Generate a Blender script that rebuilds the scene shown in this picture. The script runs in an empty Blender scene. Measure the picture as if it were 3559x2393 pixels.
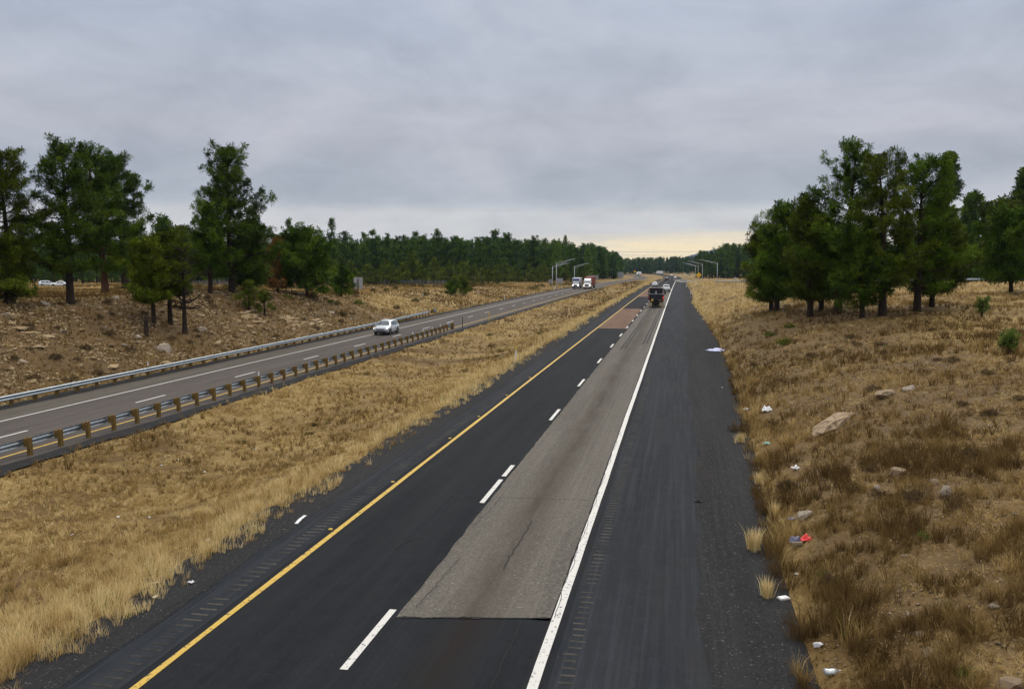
import bpy, bmesh, math, random
import numpy as np
from mathutils import Vector, Matrix

S = bpy.context.scene
C = S.collection
R = math.radians

# ---------------------------------------------------------------- camera, light, exposure
EYE = 7.7                                     # the camera stands on an overpass
cam = bpy.data.objects.new("camera", bpy.data.cameras.new("camera"))
cam.data.lens = 30.64
cam.data.sensor_width = 36
cam.data.clip_start = 0.1
cam.data.clip_end = 20000
cam.location = (0, 0, EYE)
cam.rotation_euler = (R(90 - 5.38), 0, R(10.93))
C.objects.link(cam)
S.camera = cam
S.view_settings.view_transform = 'Standard'
S.view_settings.look = 'None'
S.view_settings.gamma = 1
S.view_settings.exposure = 0.0
S.cycles.max_bounces = 6
S.cycles.diffuse_bounces = 3
S.cycles.transparent_max_bounces = 8
S.cycles.volume_bounces = 0
S.cycles.use_denoising = True

SUN_EL, SUN_ROT = 38, 8                       # behind the cloud, ahead of the camera
sun = bpy.data.objects.new("sun", bpy.data.lights.new("sun", 'SUN'))
sun.data.energy = 1.5
sun.data.angle = R(35)
sun.data.color = (1.0, 0.93, 0.82)
sun.rotation_euler = (R(90 - SUN_EL), 0, R(180 - SUN_ROT))
sun.location = (0, 60, 80)
C.objects.link(sun)

def lin(r, g, b):
    f = lambda c: (c / 255 / 12.92) if c <= 10 else ((c / 255 + .055) / 1.055) ** 2.4
    return (f(r), f(g), f(b), 1)

W = bpy.data.worlds.new("World")
S.world = W
W.use_nodes = True
nt = W.node_tree
nt.nodes.clear()
def wn(t, **kw):
    n = nt.nodes.new(t)
    for k, v in kw.items():
        setattr(n, k, v)
    return n
def wmath(op, a, b=None, c=None):
    n = wn('ShaderNodeMath', operation=op)
    for i, v in enumerate((a, b, c)):
        if v is None: continue
        if isinstance(v, (int, float)): n.inputs[i].default_value = v
        else: nt.links.new(v, n.inputs[i])
    return n.outputs[0]
def wrange(v, a, b, c=0., d=1.):
    n = wn('ShaderNodeMapRange', interpolation_type='SMOOTHSTEP')
    nt.links.new(v, n.inputs[0])
    for i, q in enumerate((a, b, c, d)): n.inputs[i + 1].default_value = q
    return n.outputs[0]
def wnoise(vec, scale, detail, rough, dist=0.):
    n = wn('ShaderNodeTexNoise')
    nt.links.new(vec, n.inputs['Vector'])
    n.inputs['Scale'].default_value = scale; n.inputs['Detail'].default_value = detail
    n.inputs['Roughness'].default_value = rough; n.inputs['Distortion'].default_value = dist
    return n.outputs['Fac']
def wmix(f, a, b, bt='MIX'):
    n = wn('ShaderNodeMix', data_type='RGBA', blend_type=bt)
    if isinstance(f, (int, float)): n.inputs[0].default_value = f
    else: nt.links.new(f, n.inputs[0])
    for i, v in ((6, a), (7, b)):
        if isinstance(v, tuple): n.inputs[i].default_value = v
        else: nt.links.new(v, n.inputs[i])
    return n.outputs[2]
tc = wn('ShaderNodeTexCoord')
sep = wn('ShaderNodeSeparateXYZ')
nt.links.new(tc.outputs['Generated'], sep.inputs[0])
sx, sy, sz = sep.outputs
az = wmath('ARCTAN2', sx, sy)                 # 0 = straight along the road
h = wmath('ADD', wmath('ABSOLUTE', sz), .30)
cl = wn('ShaderNodeCombineXYZ')
nt.links.new(wmath('DIVIDE', sx, h), cl.inputs[0]); nt.links.new(wmath('DIVIDE', sy, h), cl.inputs[1])
n1 = wnoise(cl.outputs[0], 1.25, 8, .58, .8)
n2 = wnoise(cl.outputs[0], 4.2, 7, .62, .6)
ban = wn('ShaderNodeCombineXYZ')              # long flat bands low over the horizon
nt.links.new(wmath('MULTIPLY', az, 2.2), ban.inputs[0]); nt.links.new(wmath('MULTIPLY', sz, 34.), ban.inputs[1])
n3 = wnoise(ban.outputs[0], 1.0, 5, .55, .2)
ban2 = wn('ShaderNodeCombineXYZ')
nt.links.new(wmath('MULTIPLY', az, 7.), ban2.inputs[0]); nt.links.new(wmath('MULTIPLY', sz, 85.), ban2.inputs[1])
n4 = wnoise(ban2.outputs[0], 1.0, 6, .6, .6)
ramp = wn('ShaderNodeValToRGB')
zw = wmath('ADD', sz, wmath('MULTIPLY', wmath('SUBTRACT', n3, .5), .012))
nt.links.new(zw, ramp.inputs[0])
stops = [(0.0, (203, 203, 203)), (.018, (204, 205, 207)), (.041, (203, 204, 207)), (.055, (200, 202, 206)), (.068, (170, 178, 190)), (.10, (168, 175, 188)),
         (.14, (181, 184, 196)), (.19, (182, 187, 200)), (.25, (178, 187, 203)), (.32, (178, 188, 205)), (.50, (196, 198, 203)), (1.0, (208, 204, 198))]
e = ramp.color_ramp.elements
e[0].position, e[0].color = stops[0][0], lin(*stops[0][1])
e[1].position, e[1].color = stops[-1][0], lin(*stops[-1][1])
for p, c in stops[1:-1]:
    q = e.new(p); q.color = lin(*c)
br = wmath('ADD', 1.05, wmath('ADD', wmath('MULTIPLY', wmath('SUBTRACT', n1, .5), .52), wmath('MULTIPLY', wmath('SUBTRACT', n2, .5), .52)))
brc = wn('ShaderNodeCombineColor')
for i, k in enumerate((1.0, .97, .88)):
    nt.links.new(wmath('POWER', br, k), brc.inputs[i])
col = wmix(1.0, ramp.outputs[0], brc.outputs[0], 'MULTIPLY')
# mauve and pale patches in the overcast
col = wmix(wmath('MULTIPLY', wrange(n1, .48, .68), .35), col, lin(206, 204, 212))
# the clear strip where the sun went down
gz = wmath('ADD', sz, wmath('ADD', wmath('MULTIPLY', wmath('SUBTRACT', n3, .5), .030), wmath('MULTIPLY', wmath('ABSOLUTE', wmath('SUBTRACT', az, .06)), .05)))
ga = wmath('POWER', 2.718, wmath('MULTIPLY', -1.0, wmath('POWER', wmath('DIVIDE', wmath('SUBTRACT', az, -.01), .25), 2.0)))
glow = wmath('MULTIPLY', wmath('MULTIPLY', wrange(gz, .044, .021), ga), wmath('ADD', .68, wmath('MULTIPLY', .5, wrange(n4, .34, .64))))
glow = wmath('MINIMUM', glow, 1.0)
col = wmix(glow, col, (1.07, .88, .54, 1))
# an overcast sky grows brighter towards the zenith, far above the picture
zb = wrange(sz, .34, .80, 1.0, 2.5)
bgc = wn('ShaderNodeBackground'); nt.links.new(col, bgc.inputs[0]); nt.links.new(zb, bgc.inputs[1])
sky = wn('ShaderNodeTexSky', sky_type='NISHITA')
sky.sun_disc = False
sky.sun_elevation = R(SUN_EL); sky.sun_rotation = R(SUN_ROT)
bgs = wn('ShaderNodeBackground'); nt.links.new(sky.outputs[0], bgs.inputs[0]); bgs.inputs[1].default_value = 0.05
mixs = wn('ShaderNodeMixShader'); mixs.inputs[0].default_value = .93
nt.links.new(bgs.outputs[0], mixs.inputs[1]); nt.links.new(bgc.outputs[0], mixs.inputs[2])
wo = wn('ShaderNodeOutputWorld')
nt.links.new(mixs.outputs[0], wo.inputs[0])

# ---------------------------------------------------------------- land shape
def ss(a, b, x):
    t = np.clip((np.asarray(x, float) - a) / (b - a), 0, 1)
    return t * t * (3 - 2 * t)

def zm(Y):                                   # height of the near carriageway along its length
    Y = np.minimum(np.asarray(Y, float), 1400.0)
    d = Y - 260
    return -0.0083 * (np.sqrt(d * d + 3600) + d) / 2

def sM(Y):                                   # sideways sweep of the two carriageways
    Y = np.asarray(Y, float)
    return -8.2e-5 * np.clip(Y - 520, 0, 1100) ** 2

def sL(Y):
    return 6 * ss(400, 620, Y) + 1.5 * sM(Y)

def toe(Y):                                  # outer edge of the cinder shoulder on the right
    return np.interp(Y, [0, 15, 22, 50, 88, 120, 165, 215, 290, 420, 900], [2.5, 2.5, 2.55, 3.35, 3.8, 3.3, 2.4, 3.1, 2.6, 2.4, 3.0])

RAMP = np.array([(-1.0, 520, -2.14), (0.5, 455, -1.59), (3.2, 395, -1.10), (7.2, 337, -.15), (16, 248, 1.9), (33, 200, 3.2), (50, 137, 4.8), (72, 80, 6.0), (110, 10, 6.8)])

def ramp_near(X, Y):
    best = np.full(np.shape(X), 1e9); zz = np.zeros(np.shape(X))
    for a, b in zip(RAMP[:-1], RAMP[1:]):
        dx, dy = b[0] - a[0], b[1] - a[1]
        t = np.clip(((X - a[0]) * dx + (Y - a[1]) * dy) / (dx * dx + dy * dy), 0, 1)
        d = np.hypot(X - a[0] - t * dx, Y - a[1] - t * dy)
        k = d < best
        best = np.where(k, d, best); zz = np.where(k, a[2] + t * (b[2] - a[2]), zz)
    return best, zz

def bumps(X, Y):
    s = 0
    for i, (f, a) in enumerate([(.09, .30), (.23, .14), (.57, .07), (1.3, .04)]):
        s = s + a * np.sin(f * X * 1.1 + 1.7 * i + .8 * np.sin(f * Y)) * np.sin(f * Y * .93 + 2.1 * i + .6 * np.sin(f * X * 1.3))
    return s

def land(X, Y):
    X = np.asarray(X, float); Y = np.asarray(Y, float)
    X, Y = np.broadcast_arrays(X, Y)
    m = zm(Y); a, b = sM(Y), sL(Y)
    xl0, xl1 = -39.6 + b, -26.9 + b
    xr0 = -12.3 + a; xr1 = toe(Y) + a
    off = np.zeros(X.shape)
    z = np.where(X > xl1, m - .06, m - .76)
    # median ditch near, low mound far
    t = np.clip((X - xl1) / (xr0 - xl1), 0, 1)
    ditch = -.75 + 1.25 * ss(230, 420, Y)
    med = m - .76 + .70 * t + ditch * np.sin(np.pi * t) ** 1.5 + .35 * bumps(X, Y) * np.sin(np.pi * t)
    z = np.where((X > xl1) & (X < xr0), med, z)
    # left cut bank and the meadow above it
    P = 4.4 - 2.6 * ss(75, 170, Y) - 2.6 * ss(170, 330, Y) + (m + .6) * ss(300, 420, Y)
    P = P + 8.5 * ss(350, 620, Y) * ss(-75, -210, X - b) + 2.0 * ss(-60, -160, X) * ss(150, 60, Y)
    q = (xl0 - X) / 14.0
    tt = .55 * ss(0, 1, q) + .45 * np.clip(q, 0, 1)
    lz = (m - .76) * (1 - tt) + P * tt + bumps(X, Y) * np.clip(q, 0, 1)
    z = np.where(X < xl0, lz, z)
    # right cut bank and field
    R = np.interp(Y, [0, 110, 150, 200, 250, 300, 430, 700, 1500], [4.2, 4.05, 3.3, 1.9, .6, -.3, -1.4, -3.5, -9])
    rise = np.clip(X - xr1, 0, None) / 2.05
    dR = np.maximum(R - m, .05)
    rz = m - .06 + dR * (1 - np.exp(-rise / np.maximum(dR, .3))) + bumps(X, Y) * np.clip(rise, 0, 1) * 1.0
    rz = rz + 3.5 * ss(30, 90, X) * ss(420, 520, Y)
    z = np.where(X > xr1, rz, z)
    d, rzz = ramp_near(X, Y)
    w = np.where(X > -2.4, 1 - ss(4.5, 22, d), 0) * ss(520, 440, Y) 
    w = w * np.where(X > xr1 - .01, 1, 0)
    z = z * (1 - w) + (rzz - .08) * w
    return z

# ---------------------------------------------------------------- helpers
class NG:
    """short-hand for building a material's node tree"""
    def __init__(s, name, rough=.8, metal=0., spec=.3):
        s.m = bpy.data.materials.new(name); s.m.use_nodes = True
        s.t = s.m.node_tree; s.b = s.t.nodes['Principled BSDF']
        s.b.inputs['Roughness'].default_value = rough; s.b.inputs['Metallic'].default_value = metal
        s.b.inputs['Specular IOR Level'].default_value = spec
        s.out = s.t.nodes['Material Output']
        s.pos = s.t.nodes.new('ShaderNodeTexCoord').outputs['Object']
    def put(s, sock, v):
        if isinstance(v, (int, float)): sock.default_value = v
        elif isinstance(v, tuple): sock.default_value = v if len(v) == 4 else (*v, 1)
        else: s.t.links.new(v, sock)
    def map(s, scale, vec=None, rot=None):
        n = s.t.nodes.new('ShaderNodeMapping'); s.t.links.new(vec or s.pos, n.inputs[0]); n.inputs['Scale'].default_value = scale
        if rot: n.inputs['Rotation'].default_value = rot
        return n.outputs[0]
    def noise(s, scale, detail=4, rough=.55, vec=None, dist=0.):
        n = s.t.nodes.new('ShaderNodeTexNoise'); s.t.links.new(vec or s.pos, n.inputs['Vector'])
        n.inputs['Scale'].default_value = scale; n.inputs['Detail'].default_value = detail; n.inputs['Roughness'].default_value = rough; n.inputs['Distortion'].default_value = dist
        return n.outputs['Fac']
    def voro(s, scale, vec=None, feature='F1'):
        n = s.t.nodes.new('ShaderNodeTexVoronoi'); n.feature = feature; s.t.links.new(vec or s.pos, n.inputs['Vector']); n.inputs['Scale'].default_value = scale
        return n.outputs['Distance']
    def rng(s, v, a, b, c=0., d=1.):
        n = s.t.nodes.new('ShaderNodeMapRange'); s.t.links.new(v, n.inputs[0])
        for i, q in enumerate((a, b, c, d)): n.inputs[i + 1].default_value = q
        return n.outputs[0]
    def math(s, op, a, b):
        n = s.t.nodes.new('ShaderNodeMath'); n.operation = op; s.put(n.inputs[0], a); s.put(n.inputs[1], b)
        return n.outputs[0]
    def mix(s, f, a, b, bt='MIX'):
        n = s.t.nodes.new('ShaderNodeMix'); n.data_type = 'RGBA'; n.blend_type = bt
        s.put(n.inputs[0], f); s.put(n.inputs[6], a); s.put(n.inputs[7], b)
        return n.outputs[2]
    def attr(s, name):
        n = s.t.nodes.new('ShaderNodeAttribute'); n.attribute_name = name
        return n.outputs['Fac']
    def rand(s):
        return s.t.nodes.new('ShaderNodeObjectInfo').outputs['Random']
    def ramp(s, v, stops):
        n = s.t.nodes.new('ShaderNodeValToRGB'); s.t.links.new(v, n.inputs[0]); e = n.color_ramp.elements
        e[0].position, e[0].color = stops[0][0], (*stops[0][1], 1); e[1].position, e[1].color = stops[-1][0], (*stops[-1][1], 1)
        for p, c in stops[1:-1]: e.new(p).color = (*c, 1)
        return n.outputs[0]
    def color(s, v): s.put(s.b.inputs['Base Color'], v); return s
    def bump(s, v, strength=.3, dist=.02):
        n = s.t.nodes.new('ShaderNodeBump'); n.inputs['Strength'].default_value = strength; n.inputs['Distance'].default_value = dist
        s.t.links.new(v, n.inputs['Height']); s.t.links.new(n.outputs[0], s.b.inputs['Normal']); return s

def plain(name, col, rough=.6, metal=0., var=.25, scale=6., spec=.4):
    g = NG(name, rough, metal, spec)
    n = g.noise(scale, 5, .6)
    lo = tuple(c * (1 - var) for c in col); hi = tuple(min(1, c * (1 + var)) for c in col)
    g.color(g.mix(g.rng(n, .3, .7), lo, hi))
    return g.m

def glow_mat(name, col, strength):
    g = NG(name, .3); g.color((*col,)); g.b.inputs['Emission Color'].default_value = (*col, 1); g.b.inputs['Emission Strength'].default_value = strength
    return g.m

class MB:
    """collects shapes and links them as one mesh object"""
    def __init__(s): s.v = []; s.f = []
    def add(s, vs, fs):
        k = len(s.v); s.v += [tuple(map(float, v)) for v in vs]; s.f += [tuple(i + k for i in f) for f in fs]; return s
    def box(s, x0, x1, y0, y1, z0, z1, tx=0., ty=0., bev=0.):
        if bev:
            b = min(bev, (x1 - x0) * .3, (y1 - y0) * .3)
            o = lambda k: [(x0 + b + k, y0 + k), (x1 - b - k, y0 + k), (x1 - k, y0 + b + k), (x1 - k, y1 - b - k), (x1 - b - k, y1 - k), (x0 + b + k, y1 - k), (x0 + k, y1 - b - k), (x0 + k, y0 + b + k)]
            c = min(b, (z1 - z0) * .3)
            rings = [[(x, y, z) for x, y in o(k)] for k, z in ((c * .7, z0), (0, z0 + c), (0, z1 - c), (c * .7, z1))]
            return s.loft(rings)
        return s.add([(x0, y0, z0), (x1, y0, z0), (x1, y1, z0), (x0, y1, z0), (x0 + tx, y0 + ty, z1), (x1 - tx, y0 + ty, z1), (x1 - tx, y1 - ty, z1), (x0 + tx, y1 - ty, z1)],
                     [(3, 2, 1, 0), (4, 5, 6, 7), (0, 1, 5, 4), (1, 2, 6, 5), (2, 3, 7, 6), (3, 0, 4, 7)])
    def loft(s, rings, caps=True, closed=True):
        n = len(rings[0]); vs = [p for r in rings for p in r]; fs = []
        for i in range(len(rings) - 1):
            for j in range(n if closed else n - 1):
                a, b = i * n + j, i * n + (j + 1) % n
                fs.append((a, b, b + n, a + n))
        if caps and closed:
            fs.append(tuple(range(n - 1, -1, -1))); fs.append(tuple(range((len(rings) - 1) * n, len(rings) * n)))
        return s.add(vs, fs)
    def tube(s, pts, rad, n=8, caps=True):
        rad = rad if hasattr(rad, '__len__') else [rad] * len(pts)
        P = [Vector(p) for p in pts]; rings = []
        for i, p in enumerate(P):
            d = (P[min(i + 1, len(P) - 1)] - P[max(i - 1, 0)]).normalized()
            a = d.orthogonal().normalized() if abs(d.z) > .99 else d.cross(Vector((0, 0, 1))).normalized()
            b = d.cross(a)
            rings.append([p + (a * math.cos(t) + b * math.sin(t)) * rad[i] for t in [2 * math.pi * k / n for k in range(n)]])
        return s.loft(rings, caps)
    def disc(s, c, axis, r, w, n=18):
        a = Vector(axis).normalized(); c = Vector(c)
        return s.tube([c - a * w / 2, c + a * w / 2], r, n)
    def prism(s, poly, y0, y1, plane='xz'):
        f = {'xz': lambda p, t: (p[0], t, p[1]), 'yz': lambda p, t: (t, p[0], p[1]), 'xy': lambda p, t: (p[0], p[1], t)}[plane]
        return s.loft([[f(p, y0) for p in poly], [f(p, y1) for p in poly]])
    def build(s, name, mat, parent=None, smooth=False):
        me = bpy.data.meshes.new(name); me.from_pydata(s.v, [], s.f)
        bm = bmesh.new(); bm.from_mesh(me); bmesh.ops.recalc_face_normals(bm, faces=bm.faces); bm.to_mesh(me); bm.free()
        me.materials.append(mat)
        if smooth:
            me.polygons.foreach_set('use_smooth', [True] * len(me.polygons))
        o = bpy.data.objects.new(name, me); C.objects.link(o)
        if parent: o.parent = parent
        return o

def np_mesh(name, V, F, mat, tint=None, smooth=False):
    V = np.asarray(V, np.float32); F = np.asarray(F, np.int32); k = F.shape[1]
    me = bpy.data.meshes.new(name)
    me.vertices.add(len(V)); me.vertices.foreach_set('co', V.ravel())
    me.loops.add(F.size); me.loops.foreach_set('vertex_index', F.ravel())
    me.polygons.add(len(F)); me.polygons.foreach_set('loop_start', np.arange(len(F), dtype=np.int32) * k)
    me.polygons.foreach_set('loop_total', np.full(len(F), k, np.int32))
    if smooth: me.polygons.foreach_set('use_smooth', np.ones(len(F), bool))
    if tint is not None:
        a = me.attributes.new('tint', 'FLOAT', 'POINT'); a.data.foreach_set('value', np.asarray(tint, np.float32))
    me.update(calc_edges=True)
    if mat: me.materials.append(mat)
    return me

def link(name, me, parent=None):
    o = bpy.data.objects.new(name, me); C.objects.link(o)
    if parent: o.parent = parent
    return o
def tag(o, label, cat, group=None):
    o['label'] = label; o['category'] = cat
    if group: o['group'] = group
    return o
def thing(name, label, cat, loc=(0, 0, 0), rz=0., group=None):
    o = bpy.data.objects.new(name, None); C.objects.link(o)
    o.location = loc; o.rotation_euler = (0, 0, rz)
    return tag(o, label, cat, group)
def struct(o, kind='structure'):
    o['kind'] = kind; return o
def dup(root, loc, rz=None, label=None, group=None, scale=None):
    r = root.copy(); C.objects.link(r); r.location = loc
    if rz is not None: r.rotation_euler = (0, 0, rz)
    if label: r['label'] = label
    if group: r['group'] = group
    if scale: r.scale = scale
    for ch in list(root.children):
        c = ch.copy(); C.objects.link(c); c.parent = r
        for g in list(ch.children):
            d = g.copy(); C.objects.link(d); d.parent = c
    return r
def Z(x, y): return float(land(x, y))

# ---------------------------------------------------------------- materials
def asphalt(name, a, b, speck=.35, streak=.5, spk=(.35, .33, .3), rough=.95, dust=None, drip=None):
    g = NG(name, rough, 0, .08)
    big = g.noise(1.0, 4, .6, g.map((.9, .05, 1)))            # wheel paths, drawn out along the road
    fine = g.noise(13, 6, .82)
    mid = g.noise(1.6, 5, .65)
    c = g.mix(g.rng(big, .35, .65), a, b)
    c = g.mix(g.math('MULTIPLY', g.rng(mid, .42, .75), .35), c, tuple(x * 1.3 for x in b))
    c = g.mix(g.math('MULTIPLY', g.rng(fine, .35, .7), speck), c, tuple(x * 1.9 for x in b))
    v = g.noise(17, 2, .6)
    c = g.mix(g.math('MULTIPLY', g.rng(v, .64, .74), speck), c, spk)
    st = g.noise(1.0, 6, .7, g.map((7, .12, 1)))
    c = g.mix(g.math('MULTIPLY', g.rng(st, .47, .75), streak), c, tuple(x * 2.1 for x in b))
    if dust: c = g.mix(g.math('MULTIPLY', g.rng(g.noise(.35, 5, .7, g.map((1, .25, 1))), .5, .75), dust[0]), c, dust[1])
    if drip:                                                  # oil and rubber down the middle of the lane
        xs = g.t.nodes.new('ShaderNodeSeparateXYZ'); g.t.links.new(g.pos, xs.inputs[0])
        q = g.math('ABSOLUTE', g.math('SUBTRACT', g.math('ADD', xs.outputs[0], g.math('MULTIPLY', g.math('SUBTRACT', g.noise(1, 3, .5, g.map((.0, .06, 1))), .5), .8)), drip[0]), 0)
        c = g.mix(g.math('MULTIPLY', g.rng(q, drip[1], .05), g.rng(g.noise(1, 5, .7, g.map((1.5, .25, 1))), .25, .7, .25, .9)), c, drip[2])
    g.color(c).bump(fine, .35, .01)
    return g.m
M = {}
M['asphalt'] = asphalt('dark_overlay_asphalt', (.0112, .0128, .0156), (.0185, .0200, .0230), .05, streak=.22, drip=(-4.35, .75, (.0200, .0165, .0145)))
M['shoulder'] = asphalt('shoulder_asphalt', (.0150, .0180, .0225), (.0260, .0290, .0345), .08, dust=(.5, (.046, .041, .034)))
M['patch'] = asphalt('worn_aggregate_asphalt', (.050, .0455, .039), (.088, .080, .070), .95, spk=(.34, .32, .29), drip=(-4.35, .9, (.062, .051, .042)))
M['red'] = asphalt('reddish_asphalt', (.100, .060, .042), (.130, .083, .060), .3)
M['leftroad'] = asphalt('weathered_brown_asphalt', (.055, .047, .043), (.080, .070, .064), .3)
M['leftshoulder'] = asphalt('grey_shoulder_asphalt', (.055, .049, .041), (.082, .073, .062), .4)
M['cinder'] = asphalt('black_cinder_gravel', (.0098, .0102, .0114), (.0215, .0215, .0228), .75, spk=(.20, .19, .18), rough=1., dust=(.35, (.040, .034, .028)))
M['farroad'] = asphalt('pale_far_asphalt', (.08, .075, .072), (.12, .115, .108), .2)
def paint(name, col, worn, under):
    g = NG(name, .7, 0, .3)
    n = g.noise(9, 6, .75); f = g.noise(60, 2, .6)
    c = g.mix(g.rng(f, .3, .7), tuple(x * .82 for x in col), col)
    g.color(g.mix(g.rng(n, worn, worn + .05), c, under))
    return g.m
M['white'] = paint('white_road_paint', (.66, .65, .62), .57, (.09, .085, .08))
M['white_old'] = paint('faded_white_road_paint', (.62, .61, .58), .62, (.13, .11, .10))
M['yellow'] = paint('yellow_road_paint', (.60, .40, .075), .56, (.07, .06, .045))
g = NG('tan_road_dust', .95, 0, .08)
g.color(g.mix(g.rng(g.noise(.55, 5, .75), .38, .62), (.0300, .0300, .0305), g.mix(g.rng(g.noise(14, 3, .6), .3, .7), (.060, .056, .050), (.105, .096, .080))))
M['dust'] = g.m
M['crack'] = plain('tar_filled_crack', (.018, .017, .016), .9)
g = NG('skid_rubber', .9)
g.color((.05, .047, .045)); tr = g.t.nodes.new('ShaderNodeBsdfTransparent'); mx = g.t.nodes.new('ShaderNodeMixShader')
g.put(mx.inputs[0], g.rng(g.noise(7, 4, .7), .25, .6, .25, .8)); g.t.links.new(tr.outputs[0], mx.inputs[1]); g.t.links.new(g.b.outputs[0], mx.inputs[2]); g.t.links.new(mx.outputs[0], g.out.inputs[0])
M['skid'] = g.m
# soil, litter and stubble of the verges
g = NG('dry_soil_and_stubble', .95, 0, .15)
soil = g.mix(g.rng(g.noise(2.2, 6, .7), .3, .7), (.062, .035, .011), (.145, .086, .028))
litter = g.mix(g.rng(g.noise(5, 5, .7), .35, .7), (.200, .135, .048), (.37, .265, .105))
c = g.mix(g.rng(g.noise(.22, 6, .62), .40, .58), soil, litter)
c = g.mix(g.rng(g.noise(.06, 4, .6), .45, .62, 0, .55), c, litter)
c = g.mix(g.math('MULTIPLY', g.rng(g.noise(1.1, 5, .7), .56, .68), .7), c, (.060, .037, .020))
c = g.mix(g.math('MULTIPLY', g.rng(g.noise(11, 3, .6), .63, .70), .55), c, (.40, .30, .15))
cut = g.attr('cut')
raw = g.mix(g.rng(g.noise(1.3, 6, .7), .32, .68), (.056, .034, .014), (.150, .096, .043))
raw = g.mix(g.math('MULTIPLY', g.rng(g.noise(.16, 5, .6), .5, .66), .8), raw, (.150, .088, .034))
raw = g.mix(g.math('MULTIPLY', g.rng(g.noise(6, 4, .7), .58, .68), .75), raw, (.36, .25, .115))
raw = g.mix(g.math('MULTIPLY', g.rng(g.noise(2.6, 4, .7), .56, .66), .6), raw, (.045, .030, .014))
raw = g.mix(g.math('MULTIPLY', g.rng(g.noise(19, 4, .75), .54, .66), .8), raw, (.30, .215, .125))
raw = g.mix(g.math('MULTIPLY', g.rng(g.noise(24, 3, .75, g.map((1, 1, 1), None, (.3, .5, .9))), .56, .66), .75), raw, (.040, .024, .011))
c = g.mix(cut, c, raw)
g.color(c).bump(g.noise(9, 5, .7), .6, .06)
M['soil'] = g.m
def leafy(name, stops, transl=.25, attr='tint', rnd=.0, rough=.8):
    g = NG(name, rough, 0, .04)
    v = g.attr(attr)
    if rnd: v = g.math('ADD', v, g.math('MULTIPLY', g.math('SUBTRACT', g.rand(), .5), rnd))
    col = g.ramp(v, stops)
    g.color(col)
    t = g.t.nodes.new('ShaderNodeBsdfTranslucent'); g.t.links.new(col, t.inputs[0])
    mx = g.t.nodes.new('ShaderNodeMixShader'); mx.inputs[0].default_value = transl
    g.t.links.new(g.b.outputs[0], mx.inputs[1]); g.t.links.new(t.outputs[0], mx.inputs[2]); g.t.links.new(mx.outputs[0], g.out.inputs[0])
    return g.m
M['grass'] = leafy('dry_grass_blades', [(0, (.082, .050, .019)), (.25, (.190, .121, .043)), (.5, (.38, .262, .100)), (.75, (.66, .50, .240)), (.92, (.87, .72, .41)), (1, (.16, .18, .025))], .4)
M['sage'] = leafy('rabbitbrush_twigs', [(0, (.045, .034, .012)), (.5, (.125, .100, .030)), (1, (.26, .21, .07))], .2, rnd=.5)
M['brownbush'] = leafy('dead_brown_twigs', [(0, (.05, .034, .018)), (.5, (.095, .064, .032)), (1, (.16, .11, .055))], .15, rnd=.4)
M['brightgreen'] = leafy('young_green_needles', [(0, (.06, .10, .018)), (1, (.17, .25, .05))], .3)
PINE = {
 'green': [(0, (0.0201, 0.0412, 0.0025)), (.4, (0.0477, 0.0946, 0.0057)), (.75, (0.0903, 0.1600, 0.0101)), (1, (0.1442, 0.2182, 0.0189))],
 'dark': [(0, (0.0176, 0.0327, 0.0025)), (.4, (0.0402, 0.0751, 0.0057)), (.75, (0.0753, 0.1261, 0.0095)), (1, (0.1192, 0.1758, 0.0176))],
 'olive': [(0, (0.0257, 0.0363, 0.0019)), (.4, (0.0588, 0.0841, 0.0050)), (.75, (0.0992, 0.1342, 0.0088)), (1, (0.1470, 0.1819, 0.0189))],
 'yellow': [(0, (0.0324, 0.0488, 0.0019)), (.4, (0.0762, 0.1104, 0.0057)), (.75, (0.1333, 0.1750, 0.0101)), (1, (0.1904, 0.2280, 0.0189))],
 'bluish': [(0, (0.0251, 0.0388, 0.0139)), (.4, (0.0527, 0.0727, 0.0252)), (.75, (0.0828, 0.1115, 0.0353)), (1, (0.1254, 0.1576, 0.0504))],
 'young': [(0, (.045, .062, .004)), (.4, (.105, .145, .010)), (.75, (.175, .220, .018)), (1, (.23, .27, .03))],
 'rust': [(0, (0.0806, 0.0350, 0.0076)), (.4, (0.1663, 0.0771, 0.0189)), (.75, (0.2520, 0.1286, 0.0347)), (1, (0.3326, 0.1851, 0.0567))],
 'forest': [(0, (0.0163, 0.0388, 0.0044)), (.35, (0.0376, 0.0849, 0.0088)), (.7, (0.0702, 0.1357, 0.0126)), (1, (0.1154, 0.1819, 0.0189))],
}
for k, st in PINE.items(): M['pine_' + k] = leafy('pine_needles_' + k, st, .12, rnd=.34 if k == 'forest' else .0)
def bark(name, a, b):
    g = NG(name, .95, 0, .15); n = g.noise(6, 6, .7, g.map((1, 1, .25)))
    g.color(g.mix(g.rng(n, .35, .65), a, b)).bump(n, .8, .05); return g.m
M['bark'] = bark('pine_bark', (.018, .013, .010), (.060, .042, .030))
M['bark_red'] = bark('reddish_pine_bark', (.045, .024, .014), (.12, .062, .036))
M['deadwood'] = bark('grey_dead_wood', (.045, .038, .032), (.115, .098, .082))
def stone(name, a, b, cc):
    g = NG(name, .9, 0, .2); n = g.noise(3.5, 6, .7); m = g.noise(14, 4, .7)
    c = g.mix(g.rng(n, .35, .65), a, b); c = g.mix(g.math('MULTIPLY', g.rng(m, .5, .7), .5), c, cc)
    k = g.noise(2.2, 8, .75, None, 1.5); c = g.mix(g.rng(g.math('ABSOLUTE', g.math('SUBTRACT', k, .5), 0), .0, .008, .6, 0), c, tuple(x * .35 for x in cc))
    g.color(c).bump(g.noise(8, 8, .75), .9, .12); return g.m
M['rock'] = stone('pale_limestone', (.32, .225, .115), (.54, .41, .245), (.20, .13, .06))
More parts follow.
